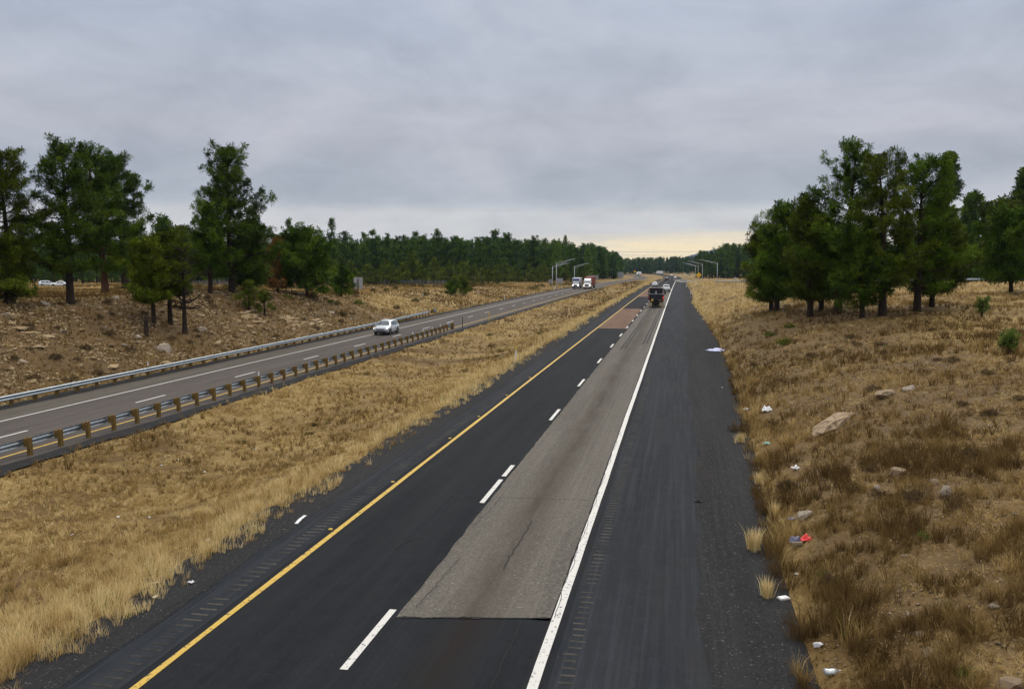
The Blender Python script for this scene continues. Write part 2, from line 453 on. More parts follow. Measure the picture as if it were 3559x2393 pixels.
M['rock_white'] = stone('whitish_limestone', (.40, .335, .26), (.56, .48, .385), (.24, .19, .14))
M['rock_pink'] = stone('pinkish_limestone', (.33, .235, .150), (.50, .385, .255), (.22, .15, .09))
M['steel'] = plain('galvanised_steel', (.30, .345, .385), .42, .7, .2, 3)
M['wood'] = plain('weathered_timber', (.155, .098, .030), .9, 0, .35, 5, .2)
M['wood_end'] = plain('cut_timber_top', (.20, .14, .06), .9, 0, .3, 8, .2)
M['black'] = plain('black_rubber', (.014, .014, .015), .8)
M['darkplastic'] = plain('dark_plastic', (.02, .02, .023), .45)
M['silver'] = plain('silver_car_paint', (.58, .62, .66), .28, .25, .03, 2, .6)
M['whitepaint'] = plain('white_vehicle_paint', (.76, .77, .78), .35, 0, .04, 2, .5)
M['greybox'] = plain('grey_truck_box', (.56, .57, .60), .5, 0, .07, 1.5)
M['maroon'] = plain('dark_maroon_paint', (.060, .020, .030), .35, 0, .1, 2, .5)
M['redpaint'] = plain('red_truck_paint', (.16, .012, .014), .4, 0, .12, 2, .5)
M['redbox'] = plain('faded_red_container', (.235, .048, .035), .65, 0, .22, 1.1)
M['navy'] = plain('black_navy_steel', (.013, .015, .024), .55, .1, .35, 3)
M['darksteel'] = plain('dirty_dark_steel', (.035, .028, .026), .75, .2, .4, 5)
M['blue'] = plain('royal_blue_panel', (.012, .016, .22), .45, 0, .05)
M['lightblue'] = plain('pale_blue_lettering', (.16, .26, .62), .5, 0, .15, 9)
M['chrome'] = plain('chrome', (.7, .7, .72), .15, 1., .05)
M['glass'] = plain('tinted_glass', (.035, .065, .085), .08, .0, .15, 1.2, .9)
M['mudflap'] = plain('dusty_mudflap', (.27, .215, .13), .9, 0, .25, 6)
M['plate'] = plain('number_plate', (.6, .6, .6), .5)
M['taillight'] = glow_mat('lit_tail_lamp', (.9, .05, .03), 1.2)
M['reddark'] = plain('red_lamp_lens', (.30, .015, .015), .25)
M['headlight'] = glow_mat('lit_head_lamp', (1., .98, .92), 2.6)
M['headwarm'] = glow_mat('lit_truck_head_lamp', (1., .88, .66), 1.6)
M['teal'] = plain('dark_teal_paint', (.015, .06, .075), .4)
M['signgrey'] = plain('bare_aluminium_sign_back', (.36, .37, .39), .55, .3, .08, 1.5)
M['signyellow'] = plain('yellow_sign_face', (.95, .56, .006), .5, 0, .05)
M['signblack'] = plain('black_sign_symbol', (.03, .02, .01), .6)
M['signgreen'] = plain('green_sign_face', (.10, .26, .20), .5, 0, .08)
M['signwhite'] = plain('white_sign_face', (.62, .64, .66), .5, 0, .05)
M['postyellow'] = plain('yellow_post', (.62, .42, .06), .6, 0, .15)
M['postcream'] = plain('cream_post', (.58, .50, .34), .7, 0, .15)
M['postwhite'] = plain('white_post', (.72, .72, .70), .6, 0, .1)
M['pole'] = plain('grey_lamp_pole', (.52, .54, .56), .5, .2, .1, 3)
M['litterwhite'] = plain('white_plastic', (.74, .74, .76), .5, 0, .1)
M['litterblue'] = plain('bluish_white_cloth', (.52, .54, .80), .7, 0, .15)
M['litterred'] = plain('red_wrapper', (.72, .03, .035), .45, 0, .15)
M['litterslate'] = plain('slate_blue_wrapper', (.10, .10, .17), .35, 0, .3, 20)
M['litterteal'] = plain('teal_plastic', (.22, .45, .42), .5)
M['clear'] = plain('crushed_clear_plastic', (.42, .45, .47), .15, .2, .35, 30, .8)
M['mountain'] = plain('haze_tinted_forest', (.045, .075, .14), .95, 0, .25, .004)  # blue of the distance haze is put into the base colour

# ---------------------------------------------------------------- ground
def axis_lines(a, b, step, lo, hi, g):
    mid = list(np.arange(a, b + .01, step)); L = []; x = a; s = step
    while x > lo: s *= g; x -= s; L.append(x)
    H_ = []; x = mid[-1]; s = step
    while x < hi: s *= g; x += s; H_.append(x)
    return np.array(L[::-1] + mid + H_)
gx = axis_lines(-62, 26, .5, -4500, 4500, 1.09)
gy = axis_lines(6, 130, .8, -400, 5200, 1.035)
GX, GY = np.meshgrid(gx, gy)
GZ = land(GX, GY)
ng, mg = len(gy), len(gx)
idx = np.arange(ng * mg).reshape(ng, mg)
F = np.stack([idx[:-1, :-1], idx[:-1, 1:], idx[1:, 1:], idx[1:, :-1]], -1).reshape(-1, 4)
gme = np_mesh('ground', np.stack([GX, GY, GZ], -1).reshape(-1, 3), F, M['soil'], smooth=True)
wv = .5 * bumps(GX * 2, GY * 2)
cutv = np.maximum(ss(-39.4, -40.4, GX) * ss(-57, -52, GX + 2 * wv) * ss(140, 112, GY), .8 * ss(0, 1.2, GX - toe(GY)) * ss(16, 9, GX - .05 * GY + 4 * wv) * ss(125, 80, GY))
cutv = np.maximum(cutv, .22 * ss(-26.5, -24.5, GX) * ss(-12.6, -14.5, GX) * ss(220, 120, GY))
a_ = gme.attributes.new('cut', 'FLOAT', 'POINT'); a_.data.foreach_set('value', cutv.ravel().astype(np.float32))
struct(link('ground', gme))

# ---------------------------------------------------------------- roads and their markings
YY = np.unique(np.concatenate([np.arange(-20, 140, 4.), np.arange(140, 700, 10.), np.arange(700, 1501, 20.)]))
def ribbon(name, x0, x1, Y, zo, mat, road='M', jit=None, kind='structure', rng=None):
    Y = np.asarray(Y, float)
    x0 = x0(Y) if callable(x0) else np.full(len(Y), float(x0)); x1 = x1(Y) if callable(x1) else np.full(len(Y), float(x1))
    s = sM(Y) if road == 'M' else sL(Y)
    z = (zm(Y) if road == 'M' else zm(Y) - .7) + zo
    V = np.concatenate([np.stack([x0 + s, Y, z], -1), np.stack([x1 + s, Y, z], -1)])
    n = len(Y); i = np.arange(n - 1)
    return struct(link(name, np_mesh(name, V, np.stack([i, i + n, i + n + 1, i + 1], -1), mat)), kind)
fine = lambda a, b, st: np.arange(a, b + st * .5, st)
rgn = np.random.default_rng(5)
wob = lambda Y, f, a, k=0: a * (np.sin(Y * f + k) + .6 * np.sin(Y * f * 2.7 + 1.3 * k) + .5 * np.sin(Y * f * 6.1 + 2 * k))
ribbon('road', -11.1, .95, YY, 0, M['asphalt'])
ribbon('road_shoulder', lambda Y: -2.25 + wob(Y, .3, .02), .80, YY[YY < 445], .004, M['shoulder'])
ribbon('left_road_shoulder', -11.1, lambda Y: -9.9 + wob(Y, .4, .02), YY, .004, M['shoulder'])
ribbon('gravel_shoulder', lambda Y: .66 + wob(Y, .21, .10) + wob(Y, 1.7, .04, 3), lambda Y: toe(Y) + .9, fine(-20, 430, .8), .010, M['cinder'])
ribbon('median_gravel_shoulder', lambda Y: -12.5 + wob(Y, .45, .12), lambda Y: -10.95 + wob(Y, .7, .05, 2), fine(-20, 520, .8), .010, M['cinder'])
PA, PB = 17.62, 18.22
# worn grey strip of the old surface in the right lane, dark overlay cut off square
jag = lambda Y: wob(Y, .35, .006, 1) + rgn.normal(0, .016, len(Y))
pt = ribbon('asphalt_patch', lambda Y: -5.98 + jag(Y), lambda Y: -2.66 + .5 * jag(Y), fine(PA, 273.5, .45), .008, M['patch'])
nv = len(pt.data.vertices) // 2; pt.data.vertices[nv].co.y = PB                       # its near edge is cut askew
me_ = pt.data; bm = bmesh.new(); bm.from_mesh(me_); bm.verts.ensure_lookup_table()
ed = [e for e in bm.edges if abs(e.verts[0].co.y - PA) < .4 and abs(e.verts[1].co.y - PB) < .4 and abs(e.verts[0].co.x - e.verts[1].co.x) > 2 and len(e.link_faces) == 1]
rr = bmesh.ops.subdivide_edges(bm, edges=ed, cuts=40)
for v in rr['geom_inner']:
    if isinstance(v, bmesh.types.BMVert): v.co.y += rgn.normal(0, .022) + .03 * math.sin(v.co.x * 4)
bm.to_mesh(me_); bm.free()
for a, b in ((102.5, 150), (200.5, 254)):
    ribbon('asphalt_patch', -9.5, -6.25, fine(a, b, 5), .008, M['red'])
def crack(pts, w=.03):
    m = MB()
    for (xa, ya), (xb, yb) in zip(pts[:-1], pts[1:]):
        d = Vector((xb - xa, yb - ya)); nrm = Vector((-d.y, d.x)).normalized() * w
        za, zb = float(zm(ya)) + .0165, float(zm(yb)) + .0165
        m.add([(xa - nrm.x, ya - nrm.y, za), (xb - nrm.x, yb - nrm.y, zb), (xb + nrm.x, yb + nrm.y, zb), (xa + nrm.x, ya + nrm.y, za)], [(0, 1, 2, 3)])
    struct(m.build('asphalt_crack', M['crack']))
def wander(x0, y0, x1, y1, n, a):
    return [(x0 + (x1 - x0) * i / n + rgn.normal(0, a), y0 + (y1 - y0) * i / n + rgn.normal(0, a * .5)) for i in range(n + 1)]
crack(wander(-5.9, PA - .03, -2.7, PB - .03, 60, .018), .020)
crack(wander(-5.2, PA + .12, -4.2, PA + .28, 12, .02), .03)
crack(wander(-4.30, 21.0, -4.25, 25.2, 22, .02), .022)
crack(wander(-4.25, 46, -4.2, 52, 16, .02), .02)
for yy in (27.6, 39.5, 43.2, 57):
    crack(wander(-5.9, yy, -2.8, yy + .2, 30, .03), .008)
crack(wander(-3.3, 12.5, -3.25, 17.8, 18, .02), .006)
crack([(-7.5, 22.0), (-7.42, 22.5), (-7.3, 22.85), (-7.1, 23.05), (-6.85, 23.1)], .012)
crack(wander(-5.72, 18.2, -5.55, 21.5, 22, .025), .006)
crack(wander(-5.85, 24.2, -5.70, 27.5, 22, .03), .006)
# rumble strips: short ground-in bars full of pale dust
def rumble(xc, w, y0, y1, keep):
    m = MB(); y = y0
    while y < y1:
        if rgn.random() < keep(y):
            a = w * rgn.uniform(.75, 1.0); x = xc + rgn.normal(0, .02)
            q = float(zm(y)) + .0075; m.add([(x - a / 2, y, q), (x + a / 2, y + .005, q), (x + a / 2, y + .085, q), (x - a / 2, y + .08, q)], [(0, 1, 2, 3)])
        y += .30
    struct(m.build('rumble_strip', M['dust']))
rumble(-1.98, .32, 12, 62, lambda y: .95)
rumble(-10.28, .44, 10, 75, lambda y: .95)
# painted lines
ribbon('yellow_edge_line', lambda Y: -9.72 + wob(Y, .9, .008), lambda Y: -9.56 + wob(Y, .7, .008), YY, .014, M['yellow'])
ribbon('white_edge_line', lambda Y: -2.62 + wob(Y, .25, .006), lambda Y: -2.42 + wob(Y, .25, .006), fine(-20, 440, 2), .014, M['white'])
crack([(-2.60 + .03 * math.sin(y * 2.1) + .02 * math.sin(y * 5.3), y) for y in np.arange(18.2, 40, .4)], .007)
m = MB()
D = [(15.06, 18.0), (26.84, 29.94), (30.4, 32.2), (41.93, 45.2), (53.96, 57.3), (66.9, 70.1), (79.4, 82.9), (91.6, 95.4), (103.2, 106.4)] + [(115.4 + 12.2 * i, 118.5 + 12.2 * i) for i in range(50)] + [(2.9, 5.9)]
for a, b in D:
    sh = [float(sM(q)) for q in (a, b)]; z = [float(zm(q)) + .014 for q in (a, b)]
    x0 = -6.18; w = .08
    m.add([(x0 - w + sh[0], a, z[0]), (x0 + w + sh[0], a, z[0]), (x0 + w + sh[1], b, z[1]), (x0 - w + sh[1], b, z[1])], [(0, 1, 2, 3)])
struct(m.build('white_lane_dashes', M['white']))
# skid marks behind the tipper lorry
for xa, xb in ((-5.05, -4.75), (-4.75, -4.5), (-3.35, -3.15), (-3.05, -2.9)):
    ribbon('skid_mark', lambda Y, q=xa: q - .10 + wob(Y, .05, .05), lambda Y, q=xa: q + .10 + wob(Y, .05, .05), fine(78 + (xa + 5) * 3, 148, 4), .0165, M['skid'])
# the oncoming carriageway
ribbon('road', -38.2, -27.5, YY, 0, M['leftroad'], 'L')
ribbon('road_shoulder', -38.2, lambda Y: -35.62 + wob(Y, .3, .03), YY, .004, M['leftshoulder'], 'L')
ribbon('gravel_shoulder', lambda Y: -39.4 + wob(Y, .6, .10), lambda Y: -38.05 + wob(Y, .8, .05), fine(-20, 420, .8), .008, M['cinder'], 'L')
ribbon('gravel_shoulder', lambda Y: -27.62 + wob(Y, .8, .05), lambda Y: -26.55 + wob(Y, .5, .16), fine(-20, 420, .8), .008, M['cinder'], 'L')
ribbon('white_edge_line', -35.52, -35.36, YY, .010, M['white_old'], 'L')
ribbon('yellow_edge_line', -28.86, -28.70, YY, .010, M['yellow'], 'L')
m = MB()
y = 35.6 - 12.2 * 4
while y < 900:
    sh = [float(sL(q)) for q in (y, y + 3.1)]; z = [float(zm(q)) - .7 + .010 for q in (y, y + 3.1)]
    m.add([(-32.26 + sh[0], y, z[0]), (-32.10 + sh[0], y, z[0]), (-32.10 + sh[1], y + 3.1, z[1]), (-32.26 + sh[1], y + 3.1, z[1])], [(0, 1, 2, 3)])
    y += 12.0
struct(m.build('white_lane_dashes', M['white_old']))
# slip road joining from the right
def path_ribbon(name, pts, o0, o1, dz, mat):
    P = np.array(pts); out = []
    t = np.linspace(0, len(P) - 1, (len(P) - 1) * 14 + 1)
    cr = np.stack([np.interp(t, np.arange(len(P)), P[:, k]) for k in range(3)], -1)
    for _ in range(8): cr[1:-1] = (cr[:-2] + 2 * cr[1:-1] + cr[2:]) / 4
    d = np.gradient(cr[:, :2], axis=0); d /= np.linalg.norm(d, axis=1)[:, None]
    nn = np.stack([d[:, 1], -d[:, 0]], -1)
    a = np.concatenate([cr[:, :2] + nn * o0, cr[:, 2:] + dz], 1); b = np.concatenate([cr[:, :2] + nn * o1, cr[:, 2:] + dz], 1)
    n = len(t); i = np.arange(n - 1)
    if mat is None: return cr, nn
    return struct(link(name, np_mesh(name, np.concatenate([a, b]), np.stack([i, i + n, i + n + 1, i + 1], -1), mat)))
path_ribbon('slip_road', RAMP, -3.6, 3.6, .02, M['farroad'])
path_ribbon('white_edge_line', RAMP[1:], -2.75, -2.45, .035, M['white'])
path_ribbon('white_edge_line', RAMP[1:], 2.45, 2.75, .035, M['white'])

# ---------------------------------------------------------------- guardrails
BEAM = [(0, .155), (.028, .150), (.075, .115), (.075, .070), (.010, .028), (.010, -.028), (.075, -.070), (.075, -.115), (.028, -.150), (0, -.155)]
def beam(m, X, Ys, zc, side):
    """W-shaped rail bulging towards `side`"""
    rings = []
    for y in Ys:
        x = X(y); front = [(x + side * px, y, zc(y) + pz) for px, pz in BEAM]; back = [(x + side * (px - .012), y, zc(y) + pz) for px, pz in BEAM[::-1]]
        rings.append(front + back)
    m.loft(rings)
def guardrail(label, X, y0, y1, post_y, side, road_z, reflect=(), terminal=True, nblock=True):
    t = thing('guardrail', label, 'guardrail', (X(y0), y0, road_z(y0)))
    ox, oy, oz = t.location
    sub = lambda v: [(a - ox, b - oy, c - oz) for a, b, c in v]
    zc = lambda y: road_z(y) + .56
    m = MB(); beam(m, X, np.arange(y0, y1 + .01, 3.8), zc, side); m.v = sub(m.v); m.build('rail', M['steel'], t, True)
    proto = MB().box(-.085, .085, -.095, .095, -.75, .80, bev=.012); block = MB().box(-.09, .09, -.09, .09, .385, .755, bev=.012)
    pm = bm_ = None
    for y in post_y:
        p = link('post', pm) if pm else proto.build('post', M['wood'])
        pm = p.data; p.parent = t
        p.location = (X(y) - side * .29 - ox, y - oy, road_z(y) - oz); p.rotation_euler = (rgn.normal(0, .02), rgn.normal(0, .025), rgn.normal(0, .05))
        b = link('spacer_block', bm_) if bm_ else block.build('spacer_block', M['wood'])
        bm_ = b.data; b.parent = p; b.location = (side * .18, 0, 0)
        if any(abs(y - q) < .98 for q in reflect):
            MB().box(-.05, .05, -.012, .012, .78, 1.08).build('reflector_tab', M['postwhite'], p)
    if terminal:
        ye = y1; h = MB().box(X(ye) - .12 - ox, X(ye) + .14 - ox, ye - oy, ye + .55 - oy, zc(ye) - .22 - oz, zc(ye) + .22 - oz, bev=.03)
        e = h.build('end_terminal', M['steel'], t)
        MB().box(X(ye) - .2 - ox, X(ye) + .22 - ox, ye + .56 - oy, ye + .61 - oy, zc(ye) - .3 - oz, zc(ye) + .3 - oz, bev=.02).build('impact_plate', M['signgrey'], e)
        MB().box(X(ye) - .19 - side * .3 - ox, X(ye) + .19 - side * .3 - ox, ye + .75 - oy, ye + 1.1 - oy, -.7 + road_z(ye) - oz, .82 + road_z(ye) - oz, bev=.02).build('end_post', M['wood'], t)
    return t
lz = lambda y: float(zm(y)) - .70
guardrail('steel guardrail on timber posts along the grassy median', lambda y: -28.22 - .5 * max(0, (y - 85) / 22) ** 2, 20, 106, np.arange(21.4, 106, 1.93), -1, lz, (53.7, 88.1, 92.4, 96.9, 100.5, 104.3))
guardrail('steel guardrail below the rocky bank on the far side of the road', lambda y: -38.45 - 1.2 * max(0, (y - 95) / 43) ** 2, 28, 138, np.arange(29, 138, 1.93), 1, lz, (57.5, 112, 121, 127, 131, 134))
# slip road rail
cr, nn = path_ribbon('', RAMP[3:], 0, 0, 0, None)
pts = [(c[0] + n_[0] * -3.9, c[1] + n_[1] * -3.9, c[2]) for c, n_ in zip(cr, nn)]
# the far side of the slip road is the one away from the motorway
pts2 = [(c[0] + n_[0] * 3.9, c[1] + n_[1] * 3.9, c[2]) for c, n_ in zip(cr, nn)]
far = pts if pts[30][0] > pts2[30][0] else pts2
far = far[2:]
t = thing('guardrail', 'long steel guardrail curving along the slip road behind the pines', 'guardrail', far[0])
o = Vector(far[0]); P = [Vector(p) - o for p in far]
rings = []
for i, p in enumerate(P):
    d = (P[min(i + 1, len(P) - 1)] - P[max(i - 1, 0)]); d.z = 0; d.normalize(); nr = Vector((-d.y, d.x, 0))
    if nr.x > 0: nr = -nr
    rings.append([p + nr * px + Vector((0, 0, .58 + pz)) for px, pz in BEAM] + [p + nr * (px - .015) + Vector((0, 0, .58 + pz)) for px, pz in BEAM[::-1]])
m = MB(); m.loft(rings); m.build('rail', M['steel'], t, True)
L = 0; nxt = 1.; pm = None
for a, b in zip(P[:-1], P[1:]):
    seg = (b - a).length
    while nxt < L + seg:
        q = a + (b - a) * ((nxt - L) / seg)
        if not pm:
            pp = MB().box(-.09, .09, -.1, .1, -.7, .78, bev=.012).build('post', M['wood']); pm = pp.data
        else: pp = link('post', pm)
        pp.parent = t; pp.location = (q.x + .22, q.y + .05, q.z); nxt += 3.8
    L += seg

# ---------------------------------------------------------------- roadside marker posts
DELIN = [
    (-27.10, 122.9, 1.45, 'yellow', 'thin yellow marker post just past the median guardrail end'),
    (-12.75, 67.4, 1.30, 'capped', 'white marker post with yellow top in the median grass beside the dark shoulder'),
    (-27.55, 108.9, 1.55, 'black', 'slim black post in front of the median guardrail end'),
    (-40.1, 139.6, 1.05, 'black', 'slim black post behind the end of the far guardrail'),
    (-49.04, 162.9, .55, 'white', 'tiny white stake alone in the meadow beyond the far guardrail'),
    (-46.63, 199.6, .70, 'white', 'short white stake in the meadow right of the pair of small pines'),
    (-43.57, 220.8, 1.10, 'cream', 'left one of two cream stakes at the pale meadow track'),
    (-42.2, 228.7, 1.0, 'cream', 'right one of two cream stakes at the pale meadow track'),
    (-38.93, 192.9, 1.15, 'white', 'white marker post at the outer edge of the oncoming road'),
    (-41.80, 267.2, 1.0, 'cream', 'cream marker post left of the first lamp pole'),
    (-42.0, 296.4, .9, 'white', 'white marker post just beyond the leftmost lamp pole'),
    (-38.9, 271.2, 1.05, 'white', 'white marker post in front of the tall lamp pole'),
    (-38.9, 289.3, 1.0, 'white', 'white marker post between the lamp poles and the blue fronted truck'),
    (-40.5, 316.0, 1.2, 'cream', 'cream marker post close to the left side of the blue fronted truck'),
    (-38.0, 402.1, .95, 'cream', 'cream marker post to the right of the red container'),
    (-35.9, 415, 1.0, 'cream', 'middle cream marker post on the low bank past the red container'),
    (-34.6, 450.1, .95, 'cream', 'farthest cream marker post on the low bank before the grey sign back'),
    (-13.4, 228.9, .95, 'cream', 'cream marker post in the median grass left of the tipper truck'),
    (-13.6, 298.0, .85, 'cream', 'cream marker post in the median left of the white hatchback'),
    (-13.0, 359.3, .85, 'cream', 'cream marker post in the median left of the maroon car'),
    (-12.6, 421.5, .65, 'cream', 'farthest little cream post on the median edge'),
    (1.75, 284.4, 1.35, 'white', 'farther of two white marker posts on the right cinder shoulder'),
    (2.51, 217.7, 1.2, 'white', 'nearer of two white marker posts on the right cinder shoulder'),
    (2.7, 280.7, 1.1, 'yellow', 'yellow marker post where the slip road meets the motorway'),
    (4.4, 251.2, 1.0, 'white', 'pale marker post on the slip road edge below the yellow diamond sign'),
    (7.2, 231.1, 1.2, 'yellow', 'yellow marker post in front of the slip road rail near the last lamp pole'),
    (11.2, 219.2, 1.2, 'yellow', 'yellow marker post in front of the slip road rail nearest the pines'),
]
for x, y, h_, k, lab in DELIN:
    t = thing('marker_post', lab, 'marker post', (x, y, Z(x, y)), rgn.normal(0, .2), 'roadside marker posts')
    w = .055 if k != 'black' else .045
    t.rotation_euler[0] = rgn.normal(0, .03); t.rotation_euler[1] = rgn.normal(0, .04)
    if y > 180: w = .075
    top = {'capped': 'postyellow', 'yellow': 'postyellow', 'white': 'postwhite', 'cream': 'postcream', 'black': 'darkplastic'}[k]
    low = {'capped': 'postwhite', 'yellow': 'postyellow', 'white': 'postwhite', 'cream': 'postcream', 'black': 'darkplastic'}[k]
    MB().box(-w, w, -.02, .02, -.2, h_ * .7, bev=.008).build('shaft', M[low], t)
    MB().box(-w, w, -.022, .022, h_ * .7, h_, tx=.012, bev=0).build('reflective_top', M[top], t)

# ---------------------------------------------------------------- lamp poles
def lamp_pole(x, y, h_, arm, rise, lab, group, scale=1.):
    t = thing('street_lamp', lab, 'street lamp', (x, y, Z(x, y)), 0, group)
    MB().tube([(0, 0, -.3), (0, 0, .25)], [.22, .22], 10).build('base', M['pole'], t)
    MB().tube([(0, 0, .2), (0, 0, h_ * .5), (0, 0, h_)], [.14, .115, .085], 10).build('pole', M['pole'], t, True)
    s = 1 if arm > 0 else -1
    a = MB()
    up = [(0, 0, h_ - .08), (arm * .35, 0, h_ + rise * .42), (arm * .78, 0, h_ + rise * .92), (arm * .88, 0, h_ + rise)]
    a.tube(up, .055, 7); a.tube([(0, 0, h_ - .75), (arm * .4, 0, h_ - .12 + rise * .25), (arm * .78, 0, h_ + rise * .90)], .042, 7)
    for q in (.3, .55):
        a.tube([(arm * q, 0, h_ - .75 + (rise + .67) * q * 1.04), (arm * q, 0, h_ + rise * q * 1.17)], .035, 5)
    a.build('truss_arm', M['pole'], t, True)
    hd = MB(); e = h_ + rise
    hd.loft([[(arm * f + 0, w * c, e + zz * s2) for c, s2 in ((-1, 0), (-.6, 1), (.6, 1), (1, 0), (.7, -.6), (-.7, -.6))] for f, w, zz in ((.86, .09, .06), (.90, .17, .11), (.97, .18, .11), (1.0, .09, .05))])
    hd.build('lamp_head', M['signgrey'], t, True)
LG, RG = 'lamp poles left of the motorway', 'lamp poles right of the motorway'
lamp_pole(-43.0, 295.5, 7.4, 5.5, 1.0, 'leftmost grey lamp pole, its arm crossing behind a taller pole', LG)
lamp_pole(-39.9, 283.1, 8.6, 6.1, 1.2, 'tallest grey lamp pole left of the two oncoming trucks', LG)
lamp_pole(-37.9, 315.7, 7.6, 5.1, 1.0, 'grey lamp pole rising behind the blue fronted box truck', LG)
lamp_pole(8.4, 526.7, 8.2, -7.5, 1.3, 'grey lamp pole left of the yellow diamond sign, nearer of a close pair', RG)
lamp_pole(10.4, 545, 7.8, -6.6, .9, 'farther grey lamp pole of the close pair left of the yellow diamond', RG)
lamp_pole(10.6, 448.9, 8.6, -7.3, 1.2, 'grey lamp pole just right of the yellow diamond sign', RG)
lamp_pole(13.6, 341.6, 7.9, -6.9, 1.0, 'nearest and tallest looking lamp pole on the slip road, by the pines', RG)

# ---------------------------------------------------------------- signs
def sign(x, y, w, h_, z0, mat, lab, face=None, posts=1, rz=0., back=True, cat='sign', ribs=True):
    t = thing('road_sign', lab, cat, (x, y, Z(x, y)), rz)
    MB().box(-w / 2, w / 2, -.025, .025, z0, z0 + h_, bev=.02).build('panel', M[mat], t)
    xs = [0] if posts == 1 else [-w * .3, w * .3]
    for px in xs: MB().box(px - .07, px + .07, -.16 if back else .03, -.03 if back else .16, -.4, z0 + h_ * .92).build('post', M['darksteel' if posts == 1 and back else 'signgrey'], t)
    if ribs:
        r_ = MB(); sgn = -1 if back else 1
        for q in (.2, .5, .8): r_.box(-w * .48, w * .48, sgn * .075 - .02, sgn * .075 + .02, z0 + h_ * q - .04, z0 + h_ * q + .04)
        r_.build('cross_rib', M['signgrey'], t)
    return t
SB = 'sign seen from behind'
sign(-58.2, 152.3, 1.95, 2.1, .75, 'signgrey', 'bare grey back of a big sign half hidden by a small pine', rz=-.25)
sign(-45.9, 310.1, 1.06, 1.5, 1.0, 'signgrey', 'narrow grey sign back at the forest edge, left of the lamp poles', rz=-.1)
sign(-44.6, 324.6, 2.75, 1.75, 1.1, 'signgrey', 'wide grey sign back between the lamp poles', posts=2, rz=-.1)
sign(-46.3, 452.6, 2.6, 1.9, 2.1, 'signgrey', 'upper square grey sign back behind the red container', posts=2)
sign(-43.1, 449.9, 3.05, 2.2, 1.1, 'signgrey', 'lower wide grey sign back directly right behind the red container', posts=2)
sign(-38.2, 565.7, 3.7, 3.75, .9, 'signgrey', 'large square grey sign back beside the far bend', posts=2)
sign(-4.2, 872, 2.6, 1.0, 1.6, 'signgreen', 'small green direction sign far ahead at the bend', back=False, ribs=False)
sign(6.6, 738, 2.6, .75, 1.1, 'signgreen', 'low green exit sign left of the lamp pair', back=False, ribs=False)
sign(3.6, 768, .95, 1.3, 1.4, 'signwhite', 'little white sign between the two green signs', back=False, ribs=False)
sign(-47.0, 915, 1.8, 1.6, 3.6, 'signyellow', 'yellow warning sign standing over the far white lorry', back=False, ribs=False)
sp = sign(19.2, 321.9, .72, .86, 1.35, 'signwhite', 'small white sign with dark figures beyond the slip road rail', back=False, ribs=False)
m = MB()
for px, seg in ((-.17, 'L'), (.05, 'R')):
    m.box(px, px + .05, -.04, -.027, 1.52, 1.92); m.box(px, px + .17, -.04, -.027, 1.52, 1.57); m.box(px, px + .17, -.04, -.027, 1.70, 1.74); m.box(px, px + .17, -.04, -.027, 1.88, 1.92)
m.build('figures', M['darkplastic'], sp)
t = thing('road_sign', 'small white triangular sign far ahead against the dark woods', 'sign', (-14.7, 1022, Z(-14.7, 1022)))
MB().prism([(-.8, 2.0), (.8, 2.0), (0, 3.5)], -.03, .03).build('panel', M['signwhite'], t); MB().box(-.06, .06, .04, .14, -.4, 3.0).build('post', M['signgrey'], t)
# diamond: two arrows side by side, the right one bending in
t = thing('road_sign', 'yellow diamond warning sign with two black arrows by the slip road', 'warning sign', (9.4, 471.9, Z(9.4, 471.9)))
zc = 2.85; q = 1.42
MB().prism([(0, zc - q), (q, zc), (0, zc + q), (-q, zc)], -.03, .03).build('panel', M['signyellow'], t)
MB().prism([(0, zc - q * .96), (q * .96, zc), (0, zc + q * .96), (-q * .96, zc), (-q * .90, zc), (0, zc + q * .90), (q * .90, zc), (0, zc - q * .90)], -.036, -.031).build('border', M['signblack'], t)
a = MB()
a.prism([(-.42, zc - .5), (-.24, zc - .5), (-.24, zc + .22), (-.42, zc + .22)], -.042, -.031).prism([(-.56, zc + .18), (-.10, zc + .18), (-.33, zc + .58)], -.043, -.032)
a.prism([(.42, zc - .55), (.60, zc - .55), (.52, zc - .1), (.36, zc + .2), (.18, zc + .2), (.36, zc - .12)], -.042, -.031).prism([(.02, zc + .16), (.48, zc + .16), (.25, zc + .55)], -.043, -.032)
a.build('arrows', M['signblack'], t)
for px in (-.4, .4): MB().box(px - .06, px + .06, .04, .14, -.4, zc + .4).build('post', M['signgrey'], t)

